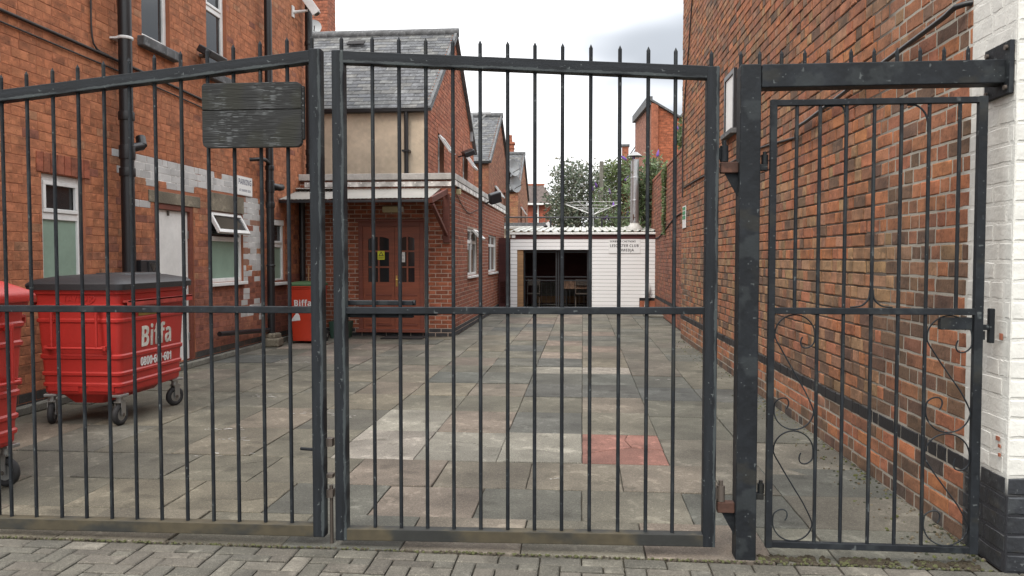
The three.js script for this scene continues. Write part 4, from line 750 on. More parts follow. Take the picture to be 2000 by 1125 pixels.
  part('cap', lathe([[0.0, 4.42], [0.08, 4.4], [0.2, 4.31], [0.21, 4.28], [0.1, 4.31], [0, 4.33]], 24).translate(1.45, 0, -22.5), M.steel, fl); part('strut', [0, 2.1, 4.2].map((a) => rod(V(1.45 + 0.1 * Math.cos(a), 4.18, -22.5 + 0.1 * Math.sin(a)), V(1.45 + 0.1 * Math.cos(a), 4.32, -22.5 + 0.1 * Math.sin(a)), 0.008)), M.steel, fl);
  part('flashing', lathe([[0.24, 2.19], [0.22, 2.3], [0.135, 2.38], [0.128, 2.42]], 18).translate(1.45, 0, -22.5), M.lead, fl); part('rust_stain', [bx(1.4, 1.43, 2.5, 2.66, -22.378, -22.37), bx(1.41, 1.47, 2.56, 2.58, -22.377, -22.37)], M.rust, fl);
  const st = tag(part('step_slab', at(new RoundedBoxGeometry(0.55, 0.05, 0.9, 1, 0.01), 1.78, 0.03, -19.6), M.concrete), 'loose concrete slab lying by the right wall near the shed', 'slab');
}
{ // black railing and low roof behind the shed
  const r = place('roof_railing', 'black metal railing behind the shed roof', 'railing', [0, 2.2, -26]);
  part('rail', [rod(V(-2.7, 2.78, -26), V(2.4, 2.74, -26), 0.025)], M.blackPlastic, r); for (const x of [-1.05, 0.62, 2.1]) part('post', bx(x - 0.03, x + 0.03, 0, 2.76, -26.03, -25.97), M.blackPlastic, r);
  const o = place('outbuilding', 'low flat roofed outbuilding behind the shed on the left', 'building', [-2.3, 0, -27.5]);
  part('wall', bx(-3.1, -1.3, 0, 2.5, -29, -26.6), M.render, o); part('roof', bx(-3.15, -1.2, 2.5, 2.62, -29.05, -26.5, 0.01), M.ridge, o); part('gutter', bx(-3.15, -1.3, 2.4, 2.5, -26.5, -26.4, 0.02), M.lead, o); part('barge_board', bar(V(-1.2, 2.62, -26.5), V(-0.85, 2.25, -26.5), 0.03, 0.12, V(1, 0, 0), 0), M.white, o);
}

// ================================================================ FAR RIGHT: lower wall and building
{
  const w = place('boundary_wall', 'lower brick wall running on past the right building', 'wall', [1.95, 0, -18.3]);
  const f = frame([1.95, 0, -27], [0, 0, 1], [0, 1, 0]);
  const wall = part('wall', fb(f, 0, 12.75, 0, 3.55, -0.3, 0), M.mortar, w, { c: [0.17, 0.1, 0.07] });
  bricks(wall, f, { L: 12.75, H: 3.55, course: 0.0885, len: 0.232, joint: 0.011, jit: 0.0015, cham: 0.004, singles: 60, vary: 0.01, bond: (r, k) => k % 2 === 0, colour: (u, v, row) => { if (row === 4) return [[0.02, 0.02, 0.024]]; const c = pick([[0.3, 0.1, 0.06], [0.33, 0.12, 0.065], [0.26, 0.12, 0.075], [0.2, 0.08, 0.055]]), s = rr(0.8, 1.15); return [[c[0] * s, c[1] * s, c[2] * s]]; } });
  part('coping', bx(1.93, 2.3, 3.552, 3.62, -27, -14.3, 0.01), M.terracotta, w);
  tag(part('wall_cable', [tube([[1.93, 2.35, -14.9], [1.93, 2.28, -17], [1.93, 2.0, -20], [1.93, 1.95, -21.4]], 0.014, 30, 6)], M.cable), 'black cable sagging along the lower brick wall', 'cable');
  const b = place('tall_brick_house', 'tall orange brick house with dark coping above the lower wall', 'building', [4, 0, -33]);
  const cf = () => { const k = rr(0.85, 1.15); return [[0.36 * k, 0.11 * k, 0.055 * k]]; };
  const fg = frame([2.53, 0, -30], [1, 0, 0], [0, 1, 0]);
  const fw = part('front_wall', inFrame(fg, poly([[0, 0], [3.2, 0], [3.2, 8.6], [2.2, 8.0], [1.05, 6.6], [0, 7.25]], 0.3).translate(0, 0, -0.3)), M.mortar, b, { c: [0.26, 0.12, 0.075] });
  bricks(fw, fg, { L: 3.2, H: 8, v0: 2, course: 0.09, len: 0.235, joint: 0.01, jit: 0.001, cham: 0.003, singles: 0, span: (v) => (v < 6.6 ? [0, 3.2] : [1.05 + (v - 6.6) * 0.82, 3.2]), colour: cf });
  bricks(fw, fg, { L: 1.05, H: 7.2, v0: 6.56, course: 0.09, len: 0.235, joint: 0.01, jit: 0.001, cham: 0.003, singles: 0, span: (v) => [0, Math.max(0, 1.05 - (v - 6.6) * 1.6)], colour: cf });
  part('coping', [bar(V(2.5, 7.32, -30.05), V(3.58, 6.66, -30.05), 0.36, 0.07, V(0, 1, 0), 0), bar(V(3.58, 6.66, -30.05), V(4.75, 8.06, -30.05), 0.36, 0.07, V(0, 1, 0), 0)], M.ridge, b);
  part('pier', bx(2.53, 2.78, 0, 7.18, -29.99, -29.9), M.terracotta, b);
  const sg = frame([2.53, 0, -39], [0, 0, 1], [0, 1, 0]);
  const sw = part('side_wall', inFrame(sg, poly([[0, 0], [8.98, 0], [8.98, 7.2], [0, 8.0]], 0.3).translate(0, 0, -0.3)), M.mortar, b, { c: [0.28, 0.15, 0.11] });
  bricks(sw, sg, { L: 8.98, H: 8, v0: 2, course: 0.09, len: 0.235, joint: 0.01, jit: 0.001, cham: 0.003, singles: 0, span: (v) => (v < 7.2 ? [0, 8.98] : [0, Math.max(0, 8.98 - (v - 7.2) * 11.2)]), colour: () => { const k = rr(0.85, 1.15); return [[0.36 * k, 0.16 * k, 0.11 * k]]; } });
  part('side_coping', bar(V(2.48, 7.3, -30), V(2.48, 8.15, -39), 0.2, 0.32, V(0, 1, 0), 0), M.ridge, b);
  const c = place('stair_block', 'far brick block with outdoor stair rails beside the flue', 'building', [2.6, 0, -45]);
  const cg = frame([2.15, 0, -44], [1, 0, 0], [0, 1, 0]); const cw = part('wall', bx(2.15, 4.4, 0, 6.6, -47, -44), M.mortar, c, { c: [0.28, 0.15, 0.11] });
  bricks(cw, cg, { L: 2.25, H: 6.6, v0: 3, course: 0.09, len: 0.235, joint: 0.01, jit: 0.001, cham: 0.003, singles: 0, colour: () => { const k = rr(0.85, 1.15); return [[0.36 * k, 0.15 * k, 0.1 * k]]; } });
  part('pier', bx(2.15, 2.5, 6.6, 7.55, -44.4, -44), M.terracotta, c); part('pier_cap', bx(2.1, 2.55, 7.55, 7.67, -44.45, -43.95), M.ridge, c);
  for (let i = 0; i < 4; i++) part('stair_rail', rod(V(2.15, 5.9 + i * 0.2, -43.8), V(3.2, 7.4 + i * 0.2, -43.8), 0.03), M.blackPlastic, c);
  part('ledge', bx(2.1, 3.2, 4.3, 4.45, -43.99, -43.8), M.blackPlastic, c);
}

// ================================================================ GATES
const GZ = -3.8;                                            // front face of the gate frames
const spike = (x, y0, y1, z, r = 0.0095) => { const tip = 0.02; return [rod(V(x, y0, z), V(x, y1 - tip, z), r, r, 10), new THREE.ConeGeometry(r, tip, 10).translate(x, y1 - tip / 2, z)]; };
// paint on rails and stiles: v runs across the face, so that the chalky worn strip along one arris keeps its place
M.gateRail = new THREE.MeshPhysicalMaterial({ color: lin(0.88, 0.91, 0.93), specularIntensity: 0.35, map: dataTex(1024, (u, v) => {
  const a = fbm(u * 8, v * 3, 171, 5, 8, 3), c = vnoise(u * 110, v * 9, 173, 110, 9), e = fbm(u * 26, v * 3, 174, 4, 26, 3), k = 0.15 + 0.07 * (a - 0.5); let q = [k * 0.92, k * 0.99, k * 1.08];
  const ed = 0.1 + 0.3 * fbm(u * 20, 0.5, 175, 5, 20) + 0.1 * (fbm(u * 90, v * 6, 176, 2, 90, 6) - 0.5); q = mix3(q, [0.29, 0.31, 0.31], step2(0.02, -0.02, v - ed) * step2(0.36, 0.56, a + 0.1) * 0.8);
  q = mix3(q, [0.34, 0.355, 0.355], step2(0.86, 0.95, c) * step2(0.46, 0.58, e)); return q;
}, true, 128), bumpMap: T.paintBump, bumpScale: 0.001, roughness: 0.6 });
function railUV(g, a, b, w, flip) { const d = V().subVectors(b, a).normalize(), x = V(d.y, -d.x, 0), p = g.attributes.position, uv = [], o = rnd(), q = V(); for (let i = 0; i < p.count; i++) { q.fromBufferAttribute(p, i).sub(a); const t = q.dot(x) / w + 0.5; uv.push(q.dot(d) * 0.83 + o, clamp(flip ? 1 - t : t, 0.01, 0.99)); } g.setAttribute('uv', new THREE.Float32BufferAttribute(uv, 2)); return g; }
function rail(name, a, b, w, h, g, flip) { return part(name, railUV(bar(a, b, w, h, V(0, 0, 1), 0.005), a, b, w, flip), M.gateRail, g, { keepUV: true }); }
function leaf(label, o) {
  const g = place('driveway_gate', label, 'gate', [(o.x0 + o.x1) / 2, 0, GZ - 0.03], 'double driveway gates'), z0 = GZ - 0.06, z1 = GZ, top = (x) => mix(o.ty[0], o.ty[1], (x - o.x0) / (o.x1 - o.x0)), bot = (x) => mix(o.by[0], o.by[1], (x - o.x0) / (o.x1 - o.x0));
  const q = () => ({ k: 0.83, ou: rnd(), ov: rnd() });
  rail('stile', V(o.x0 + 0.03, bot(o.x0), GZ - 0.03), V(o.x0 + 0.03, top(o.x0), GZ - 0.03), 0.06, 0.06, g, true);
  rail('stile', V(o.x1 - 0.03, bot(o.x1), GZ - 0.03), V(o.x1 - 0.03, top(o.x1), GZ - 0.03), 0.06, 0.06, g, true);
  const a = o.x0 + 0.055, b = o.x1 - 0.055;
  rail('top_rail', V(a, top(a) - 0.031, GZ - 0.03), V(b, top(b) - 0.031, GZ - 0.03), 0.06, 0.058, g, true);
  part('bottom_rail', bar(V(a, bot(a) + 0.031, GZ - 0.03), V(b, bot(b) + 0.031, GZ - 0.03), 0.06, 0.058, V(0, 0, 1), 0.005), M.gateLow, g, q());
  part('middle_rail', bar(V(a, o.my, GZ - 0.03), V(b, o.my2 ?? o.my, GZ - 0.03), 0.034, 0.04, V(0, 0, 1), 0.004), M.gate, g, q());
  for (const x of o.bars) part('bar', spike(x, bot(x) + 0.055, top(x) + 0.085, GZ - 0.03), M.gate, g, q());
  for (const x of o.spikes ?? []) part('spike', spike(x, top(x) - 0.01, top(x) + 0.08, GZ - 0.03), M.gate, g, q());
  return g;
}
M.gateLow = mat([0.6, 0.59, 0.54], { map: dataTex(512, (u, v) => { const a = fbm(u * 5, v * 7, 161, 5, 5, 7), b = fbm(u * 30, v * 30, 162, 3, 30); let q = mix3([0.2, 0.21, 0.21], [0.36, 0.33, 0.26], step2(0.38, 0.62, a)); const k = 0.9 + 0.25 * (b - 0.5); return [q[0] * k, q[1] * k, q[2] * k]; }), bumpMap: T.paintBump, bumpScale: 0.001, roughness: 0.75 });
const gl = leaf('left driveway gate leaf of dark bars, carrying the weathered board', { x0: -3.11, x1: -1.283, ty: [2.29, 2.474], by: [0.034, 0.048], my: 1.186, my2: 1.189, bars: [-2.972, -2.834, -2.693, -2.557, -2.419, -2.283, -2.149, -2.011, -1.872, -1.737, -1.599, -1.461], spikes: [-1.335] });
part('backing_strip', bx(-1.362, -1.342, 0.05, 2.43, GZ - 0.1, GZ - 0.055, 0.003), M.gate, gl);
part('drop_bolt', [rod(V(-1.262, 0.0, GZ - 0.05), V(-1.262, 0.3, GZ - 0.05), 0.009), bx(-1.282, -1.25, 0.5, 0.54, GZ - 0.07, GZ - 0.03), bx(-1.282, -1.25, 0.24, 0.28, GZ - 0.07, GZ - 0.03), bx(-1.282, -1.25, 0.34, 0.36, GZ - 0.07, GZ - 0.03)], M.boltMetal, gl);
part('bolt_handle', rod(V(-1.43, 0.475, GZ - 0.08), V(-1.33, 0.475, GZ - 0.06), 0.008), M.gate, gl);
const gr = leaf('right driveway gate leaf of dark bars with slide bolt', { x0: -1.228, x1: 0.638, ty: [2.464, 2.347], by: [0.034, 0.06], my: 1.187, my2: 1.196, bars: [-1.031, -0.898, -0.765, -0.632, -0.498, -0.364, -0.232, -0.099, 0.036, 0.174, 0.308, 0.436], spikes: [-1.185, 0.602] });
part('slide_bolt', [bx(-1.17, -0.84, 1.212, 1.235, GZ - 0.09, GZ - 0.05, 0.004), bx(-1.17, -0.84, 1.15, 1.166, GZ - 0.09, GZ - 0.05, 0.004), bx(-1.17, -0.72, 1.162, 1.172, GZ - 0.08, GZ - 0.052), rod(V(-0.845, 1.224, GZ - 0.07), V(-0.83, 1.224, GZ - 0.07), 0.014)], M.gate, gr);
{ // weathered board on the left leaf
  const s = place('weathered_board', 'blank weathered grey timber board hung on the left gate leaf', 'board', [-1.62, 2.15, GZ]);
  const pl = (y0, y1, top) => { const r = 0.03, x0 = -1.874, x1 = -1.376, S = new THREE.Shape(); if (top) { S.moveTo(x0, y0); S.lineTo(x1, y0); S.lineTo(x1, y1 - r); S.quadraticCurveTo(x1, y1, x1 - r, y1); S.lineTo(x0 + r * 0.3, y1); S.lineTo(x0, y1 - r * 0.3); } else { S.moveTo(x0 + r, y0); S.lineTo(x1 - r, y0); S.quadraticCurveTo(x1, y0, x1, y0 + r); S.lineTo(x1, y1); S.lineTo(x0, y1); S.lineTo(x0, y0 + r); S.quadraticCurveTo(x0, y0, x0 + r, y0); } S.closePath(); return new THREE.ExtrudeGeometry(S, { depth: 0.02, bevelSize: 0.004, bevelThickness: 0.004, bevelSegments: 2 }).translate(0, 0, GZ + 0.0); };
  part('plank', pl(2.181, 2.305, true), M.board, s, { k: 2, ou: 0.1, ov: 0.2 }); part('plank', pl(1.996, 2.17, false), M.board, s, { k: 2, ou: 0.55, ov: 0.6 });
  part('edge_strip', bx(-1.374, -1.362, 2.03, 2.29, GZ - 0.01, GZ + 0.015, 0.003), M.board, s);
  part('batten', [bx(-1.8, -1.76, 2.0, 2.3, GZ - 0.06, GZ - 0.041), bx(-1.48, -1.44, 2.0, 2.3, GZ - 0.06, GZ - 0.041)], M.board, s);
}
{ // post, beam and wall plate
  const p = place('gate_post', 'thick dark steel gate post with rusty hinges', 'post', [0.78, 0, GZ - 0.05]);
  part('post', bx(0.733, 0.829, -0.04, 2.353, GZ - 0.1, GZ, 0.007), M.gate, p, { k: 0.83, ou: 0.3 });
  const hinge = (y, up) => {
    part('hinge_bracket', [bx(0.65, 0.733, y + 0.02, y + 0.073, GZ - 0.07, GZ - 0.025, 0.006)], M.rust, p); part('gusset', poly([[0.672, 0.02], [0.733, 0.02], [0.733, -0.09]], 0.01).translate(0, y, GZ - 0.055), M.gate, p);
    part('hinge_pin', [rod(V(0.668, y + 0.075, GZ - 0.045), V(0.668, y + 0.15, GZ - 0.045), 0.02, 0.02, 14), rod(V(0.668, y + 0.15, GZ - 0.045), V(0.668, y + 0.175, GZ - 0.045), 0.011, 0.011, 10), bx(0.636, 0.668, y + 0.085, y + 0.14, GZ - 0.055, GZ - 0.035)], y > 1 ? M.gate : M.boltMetal, p);
  };
  hinge(0.2); hinge(1.83);
  for (const y of [0.29, 1.86]) part('latch_lug', [bx(0.829, 0.868, y, y + 0.03, GZ - 0.06, GZ - 0.025, 0.004), rod(V(0.856, y + 0.03, GZ - 0.042), V(0.856, y + 0.075, GZ - 0.042), 0.016, 0.016, 12), rod(V(0.856, y + 0.075, GZ - 0.042), V(0.856, y + 0.09, GZ - 0.042), 0.009)], M.gate, p);
  const b = place('gate_beam', 'dark spiked beam from gate post to the white corner', 'beam', [1.38, 2.24, GZ - 0.05]);
  part('beam', bx(0.831, 1.93, 2.243, 2.351, GZ - 0.1, GZ - 0.001, 0.006), M.gate, b, { k: 0.83, ou: 0.7 });
  [0.742, 0.829, 0.93, 1.036, 1.142, 1.246, 1.35, 1.453, 1.556, 1.662, 1.768].forEach((x) => part('spike', spike(x, 2.345, 2.428, GZ - 0.05, 0.0085), M.gate, b));
  part('wall_plate', [bx(1.908, 1.93, 2.19, 2.43, GZ - 0.19, GZ + 0.035, 0.004)], M.gate, b, { k: 0.83 });
  for (const [y, z] of [[2.22, -0.16], [2.4, -0.16], [2.22, 0.01], [2.4, 0.01]]) part('bolt', new THREE.CylinderGeometry(0.012, 0.012, 0.012, 6).rotateZ(Math.PI / 2).translate(1.903, y, GZ + z), M.boltMetal, b);
}
{ // pedestrian gate with scrolls
  const g = place('side_gate', 'narrow dark wrought iron side gate with scrolls', 'gate', [1.35, 0, GZ - 0.02]), zc = GZ - 0.015, q = () => ({ k: 0.83, ou: rnd(), ov: rnd() });
  part('stile', bx(0.873, 0.903, 0.066, 2.187, GZ - 0.03, GZ, 0.003), M.gate, g, q()); part('stile', bx(1.8, 1.84, 0.066, 2.187, GZ - 0.03, GZ, 0.003), M.gate, g, q());
  part('top_rail', bx(0.9, 1.803, 2.157, 2.185, GZ - 0.029, GZ - 0.001, 0.003), M.gate, g, q()); part('middle_rail', bx(0.9, 1.803, 1.184, 1.214, GZ - 0.029, GZ - 0.001, 0.003), M.gate, g, q()); part('bottom_rail', bx(0.9, 1.803, 0.068, 0.098, GZ - 0.029, GZ - 0.001, 0.003), M.gate, g, q());
  const full = [1.1, 1.219, 1.344, 1.465, 1.588]; for (const x of full) part('bar', [rod(V(x, 0.095, zc), V(x, 1.186, zc), 0.0085), rod(V(x, 1.212, zc), V(x, 2.16, zc), 0.0085)], M.gate, g, q());
  for (const x of [0.995, 1.722]) part('bar', rod(V(x, 1.212, zc), V(x, 2.16, zc), 0.0085), M.gate, g, q());
  // a long S scroll between the lines x0 and x1, from y0 up to y1
  const scroll = (x0, x1, y0, y1) => {
    const w = x1 - x0, pts = [], cx = (x0 + x1) / 2, r = w / 2, add = (x, y) => pts.push(V(x, y, zc));
    const c1 = [cx, y1 - r], c0 = [cx, y0 + r];
    for (let i = 0; i <= 14; i++) { const t = 4.4 + (6.28 - 4.4 + 0.0) * i / 14 + 0, a = -1.9 + 5.03 * 0 + i / 14 * 1.9, rad = mix(r * 0.34, r * 0.42, i / 14); add(c1[0] + r * 0.55 + Math.cos(Math.PI * 0.8 + i / 14 * Math.PI * 1.2) * r * mix(0.2, 0.44, i / 14), c1[1] - r * 0.35 + Math.sin(Math.PI * 0.8 + i / 14 * Math.PI * 1.2) * r * 0.36); }
    for (let i = 1; i <= 16; i++) { const a = -0.1 + i / 16 * (Math.PI + 0.25); add(c1[0] + Math.cos(a) * r, c1[1] + Math.sin(a) * r); }
    add(mix(x0, x1, 0.2), mix(c1[1] - r * 0.4, c0[1] + r * 0.4, 0.16)); add(cx, (c0[1] + c1[1]) / 2); add(mix(x0, x1, 0.8), mix(c1[1] - r * 0.4, c0[1] + r * 0.4, 0.84));
    for (let i = 1; i <= 16; i++) { const a = 0.15 - i / 16 * (Math.PI + 0.25); add(c0[0] + Math.cos(a) * r, c0[1] + Math.sin(a) * r); }
    for (let i = 1; i <= 12; i++) { const a = Math.PI * 1.0 - i / 12 * Math.PI * 1.25; add(c0[0] - r * 0.52 + Math.cos(a) * r * mix(0.46, 0.2, i / 12), c0[1] + r * 0.3 + Math.sin(a) * r * 0.34); }
    return tube(pts, 0.0036, 150, 6);
  };
  for (const [a, b] of [[0.907, 1.09], [1.597, 1.797]]) { part('scroll', scroll(a, b, 0.635, 1.18), M.gate, g, q()); part('scroll', scroll(a, b, 0.1, 0.628), M.gate, g, q()); }
  const arc = (pts) => part('scroll', tube(pts.map(([x, y]) => V(x, y, zc)), 0.0045, 24, 6), M.gate, g, q());
  arc([[1.49, 2.153], [1.53, 2.15], [1.565, 2.12], [1.58, 2.08], [1.582, 2.03]]); arc([[1.12, 2.0 + 0.153], [1.2, 2.15], [1.215, 2.1]].map(([x, y]) => [x, y]));
  arc([[1.25, 1.217], [1.3, 1.225], [1.33, 1.255], [1.338, 1.3]]); arc([[1.44, 1.217], [1.39, 1.225], [1.358, 1.255], [1.35, 1.3]]);
  part('lock_box', bx(1.655, 1.798, 1.115, 1.172, GZ - 0.045, GZ - 0.012, 0.004), M.gate, g, q()); part('latch', [bx(1.84, 1.875, 1.115, 1.14, GZ - 0.03, GZ - 0.01, 0.003), bx(1.87, 1.893, 1.055, 1.215, GZ - 0.035, GZ - 0.005, 0.004), bx(1.84, 1.852, 1.07, 1.11, GZ - 0.03, GZ - 0.01)], M.gate, g, q());
}

// ================================================================ BINS
const font = await new FontLoader().loadAsync('fonts/droid/droid_sans_bold.typeface.json');
function words(t, size, depth = 0.003, width = 0) { const g = new TextGeometry(t, { font, size, depth, curveSegments: 5, bevelEnabled: false }); g.computeBoundingBox(); const b = g.boundingBox, w = b.max.x - b.min.x; g.translate(-(b.max.x + b.min.x) / 2, 0, 0); if (width) g.scale(width / w, 1, 1); return g; }
function ring(hx, hz, r, n = 5) { const p = []; for (let q = 0; q < 4; q++) { const cx = (q === 0 || q === 3 ? 1 : -1) * (hx - r), cz = (q < 2 ? 1 : -1) * (hz - r); for (let i = 0; i <= n; i++) { const a = q * Math.PI / 2 + i / n * Math.PI / 2; p.push([cx + Math.cos(a) * r, cz + Math.sin(a) * r]); } } return p; }
function loft(levels, capTop = true, capBottom = true) {          // levels: [y, halfX, halfZ, radius, (dx, dz)]
  const pos = [], rings = levels.map(([y, hx, hz, r, dx = 0, dz = 0]) => ring(hx, hz, r).map(([x, z]) => [x + dx, y, z + dz])), n = rings[0].length;
  for (let l = 0; l < rings.length - 1; l++) for (let i = 0; i < n; i++) { const j = (i + 1) % n, a = rings[l][i], b = rings[l][j], c = rings[l + 1][i], d = rings[l + 1][j]; pos.push(...a, ...c, ...b, ...b, ...c, ...d); }
  const cap = (R, up) => { const c = R.reduce((s, p) => [s[0] + p[0] / n, s[1] + p[1] / n, s[2] + p[2] / n], [0, 0, 0]); for (let i = 0; i < n; i++) { const j = (i + 1) % n; if (up) pos.push(...c, ...R[j], ...R[i]); else pos.push(...c, ...R[i], ...R[j]); } };
  if (capTop) cap(rings[rings.length - 1], true); if (capBottom) cap(rings[0], false);
  const g = new THREE.BufferGeometry(); g.setAttribute('position', new THREE.Float32BufferAttribute(pos, 3)); g.computeVertexNormals(); g.setAttribute('uv', new THREE.Float32BufferAttribute(new Float32Array(pos.length / 3 * 2), 2)); return g;
}
function bigBin(label, x, z, turn, lidM) {
  const b = thing('wheeled_bin', label, 'bin', [x, 0, z], turn, 'large red wheeled bins'), HX = 0.39, HZ = 0.57;
  const sc = (y) => mix(0.9, 1, (y - 0.27) / 0.92), lv = [];
  const ribs = [[0.345, 0.365], [0.44, 0.46], [0.585, 0.61], [0.9, 0.92], [1.02, 1.04]]; const L = (y, e) => lv.push([y, HX * sc(y) + e, HZ * sc(y) + e, 0.06]);
  L(0.27, -0.012); L(0.29, 0); for (const [a, c] of ribs) { L(a - 0.012, 0); L(a, 0.011); L(c, 0.011); L(c + 0.012, 0); } L(1.13, 0); L(1.14, 0.02); L(1.175, 0.022);
  part('body', loft(lv), M.red, b, { crease: 0.6 });
  part('hopper', loft([[0.185, 0.14, 0.42, 0.03], [0.285, 0.23, 0.49, 0.04]]), M.red, b, { crease: 0.6 });
  if (lidM === M.lid) {
    part('lid', loft([[1.175, HX + 0.05, HZ + 0.05, 0.07], [1.225, HX + 0.055, HZ + 0.055, 0.075], [1.255, HX + 0.02, HZ + 0.03, 0.07], [1.29, HX - 0.12, HZ - 0.1, 0.08], [1.3, HX - 0.25, HZ - 0.2, 0.08]]), lidM, b, { crease: 0.7 });
    part('lid_panel', [at(loft([[0, 0.16, 0.3, 0.03], [0.018, 0.15, 0.29, 0.03]]), 0.05, 1.292, -0.15)], lidM, b, { crease: 0.6 });
  } else {
    part('lid', loft([[1.175, HX + 0.05, HZ + 0.05, 0.07], [1.21, HX + 0.055, HZ + 0.055, 0.075], [1.24, HX + 0.03, HZ + 0.04, 0.07], [1.3, HX - 0.06, HZ - 0.06, 0.1], [1.34, HX - 0.16, HZ - 0.14, 0.12], [1.355, HX - 0.26, HZ - 0.25, 0.1]]), lidM, b, { crease: 0.7 });
  }
  part('lid_hinge', [rod(V(-HX - 0.05, 1.23, 0.1), V(-HX - 0.05, 1.23, -0.1), 0.016), rod(V(-HX - 0.02, 1.21, HZ + 0.04), V(-HX + 0.03, 1.22, HZ + 0.04), 0.018)], M.blackPlastic, b);
  for (const s of [1, -1]) {                                        // end handles
    const zf = s * (HZ + 0.03); const h = part('handle', [rod(V(-0.26, 0.68, zf), V(0.26, 0.68, zf), 0.013), rod(V(-0.2, 0.68, zf), V(-0.2, 1.02, zf), 0.012), rod(V(0.2, 0.68, zf), V(0.2, 1.02, zf), 0.012)], M.red, b);
    part('mount', [[-0.2, 1.02], [0.2, 1.02], [-0.26, 0.68], [0.26, 0.68]].map(([x, y]) => bx(x - 0.02, x + 0.02, y - 0.02, y + 0.02, s > 0 ? HZ - 0.05 : zf - 0.005, s > 0 ? zf + 0.005 : -HZ + 0.05, 0.005)), M.red, h);
    part('lifting_bar', [bx(s > 0 ? HX + 0.0 : -HX - 0.05, s > 0 ? HX + 0.05 : -HX, 1.065, 1.085, -HZ - 0.02, HZ - 0.05, 0.004), bx(s > 0 ? HX + 0.042 : -HX - 0.05, s > 0 ? HX + 0.05 : -HX - 0.042, 1.03, 1.085, -HZ - 0.02, HZ - 0.05, 0.003)], M.redWorn, b);
  }
  for (const sx of [1, -1]) for (const sz of [1, -1]) {             // castors
    const wx = sx * 0.31, wz = sz * 0.46, q = rr(-0.6, 0.6), k = (g) => g.rotateY(q).translate(wx, 0, wz), c = part('castor_fork', [bx(-0.05, 0.05, 0.25, 0.272, -0.06, 0.06, 0.004), rod(V(0, 0.2, 0), V(0, 0.26, 0), 0.03), bx(-0.034, -0.027, 0.08, 0.21, -0.035, 0.02), bx(0.027, 0.034, 0.08, 0.21, -0.035, 0.02), bx(-0.034, 0.034, 0.2, 0.207, -0.05, 0.03)].map(k), M.steel, b);
    part('tyre', k(new THREE.TorusGeometry(0.068, 0.026, 10, 26).rotateY(Math.PI / 2).translate(0, 0.094, 0)), M.tyre, c); part('rim', k(new THREE.CylinderGeometry(0.058, 0.058, 0.036, 20).rotateZ(Math.PI / 2).translate(0, 0.094, 0)), M.steel, c);
    part('hub', k(rod(V(-0.04, 0.094, 0), V(0.04, 0.094, 0), 0.014)), M.boltMetal, c);
  }
  const side = (g, y, z, s) => g.rotateY(Math.PI / 2).rotateZ(-0.037).translate(HX * sc(y) + 0.003, y, z), wm = mat([0.7, 0.69, 0.66], { map: T.brick, roughness: 0.6 });
  part('lettering', [side(words('Biffa', 0.185, 0.004, 0.5), 0.655, -0.04)], wm, b); part('lettering', [side(words('0800·601·601', 0.078, 0.004, 0.52), 0.482, -0.04)], M.white, b);
  part('label_plate', [side(new THREE.BoxGeometry(0.3, 0.1, 0.003), 0.985, 0.12)], mat([0.3, 0.2, 0.04], { map: T.brick, roughness: 0.6 }), b);
  const fz = (g, y) => g.rotateX(0.05).translate(0, y, HZ * sc(y) + 0.002);
  part('maker_mark', [fz(words('TAYLOR', 0.05, 0.004, 0.27), 1.055).translate(0.02, 0.022, 0.002), fz(new THREE.TorusGeometry(0.1, 0.004, 6, 40).scale(1.7, 0.62, 1), 1.1)], M.red, b);
  for (const [x0, x1, y0] of [[-0.3, -0.02, 0.33], [0.06, 0.3, 0.33]]) part('base_panel', fz(new RoundedBoxGeometry(x1 - x0, 0.06, 0.014, 1, 0.004).translate((x0 + x1) / 2, 0, 0), y0), M.red, b);
  return b;
}
bigBin('large red wheeled bin with black lid below the white door', -4.29, -6.9, 0, M.lid);
bigBin('red wheeled bin with red domed lid cut by the left edge', -4.09, -4.33, Math.PI / 2, M.red);
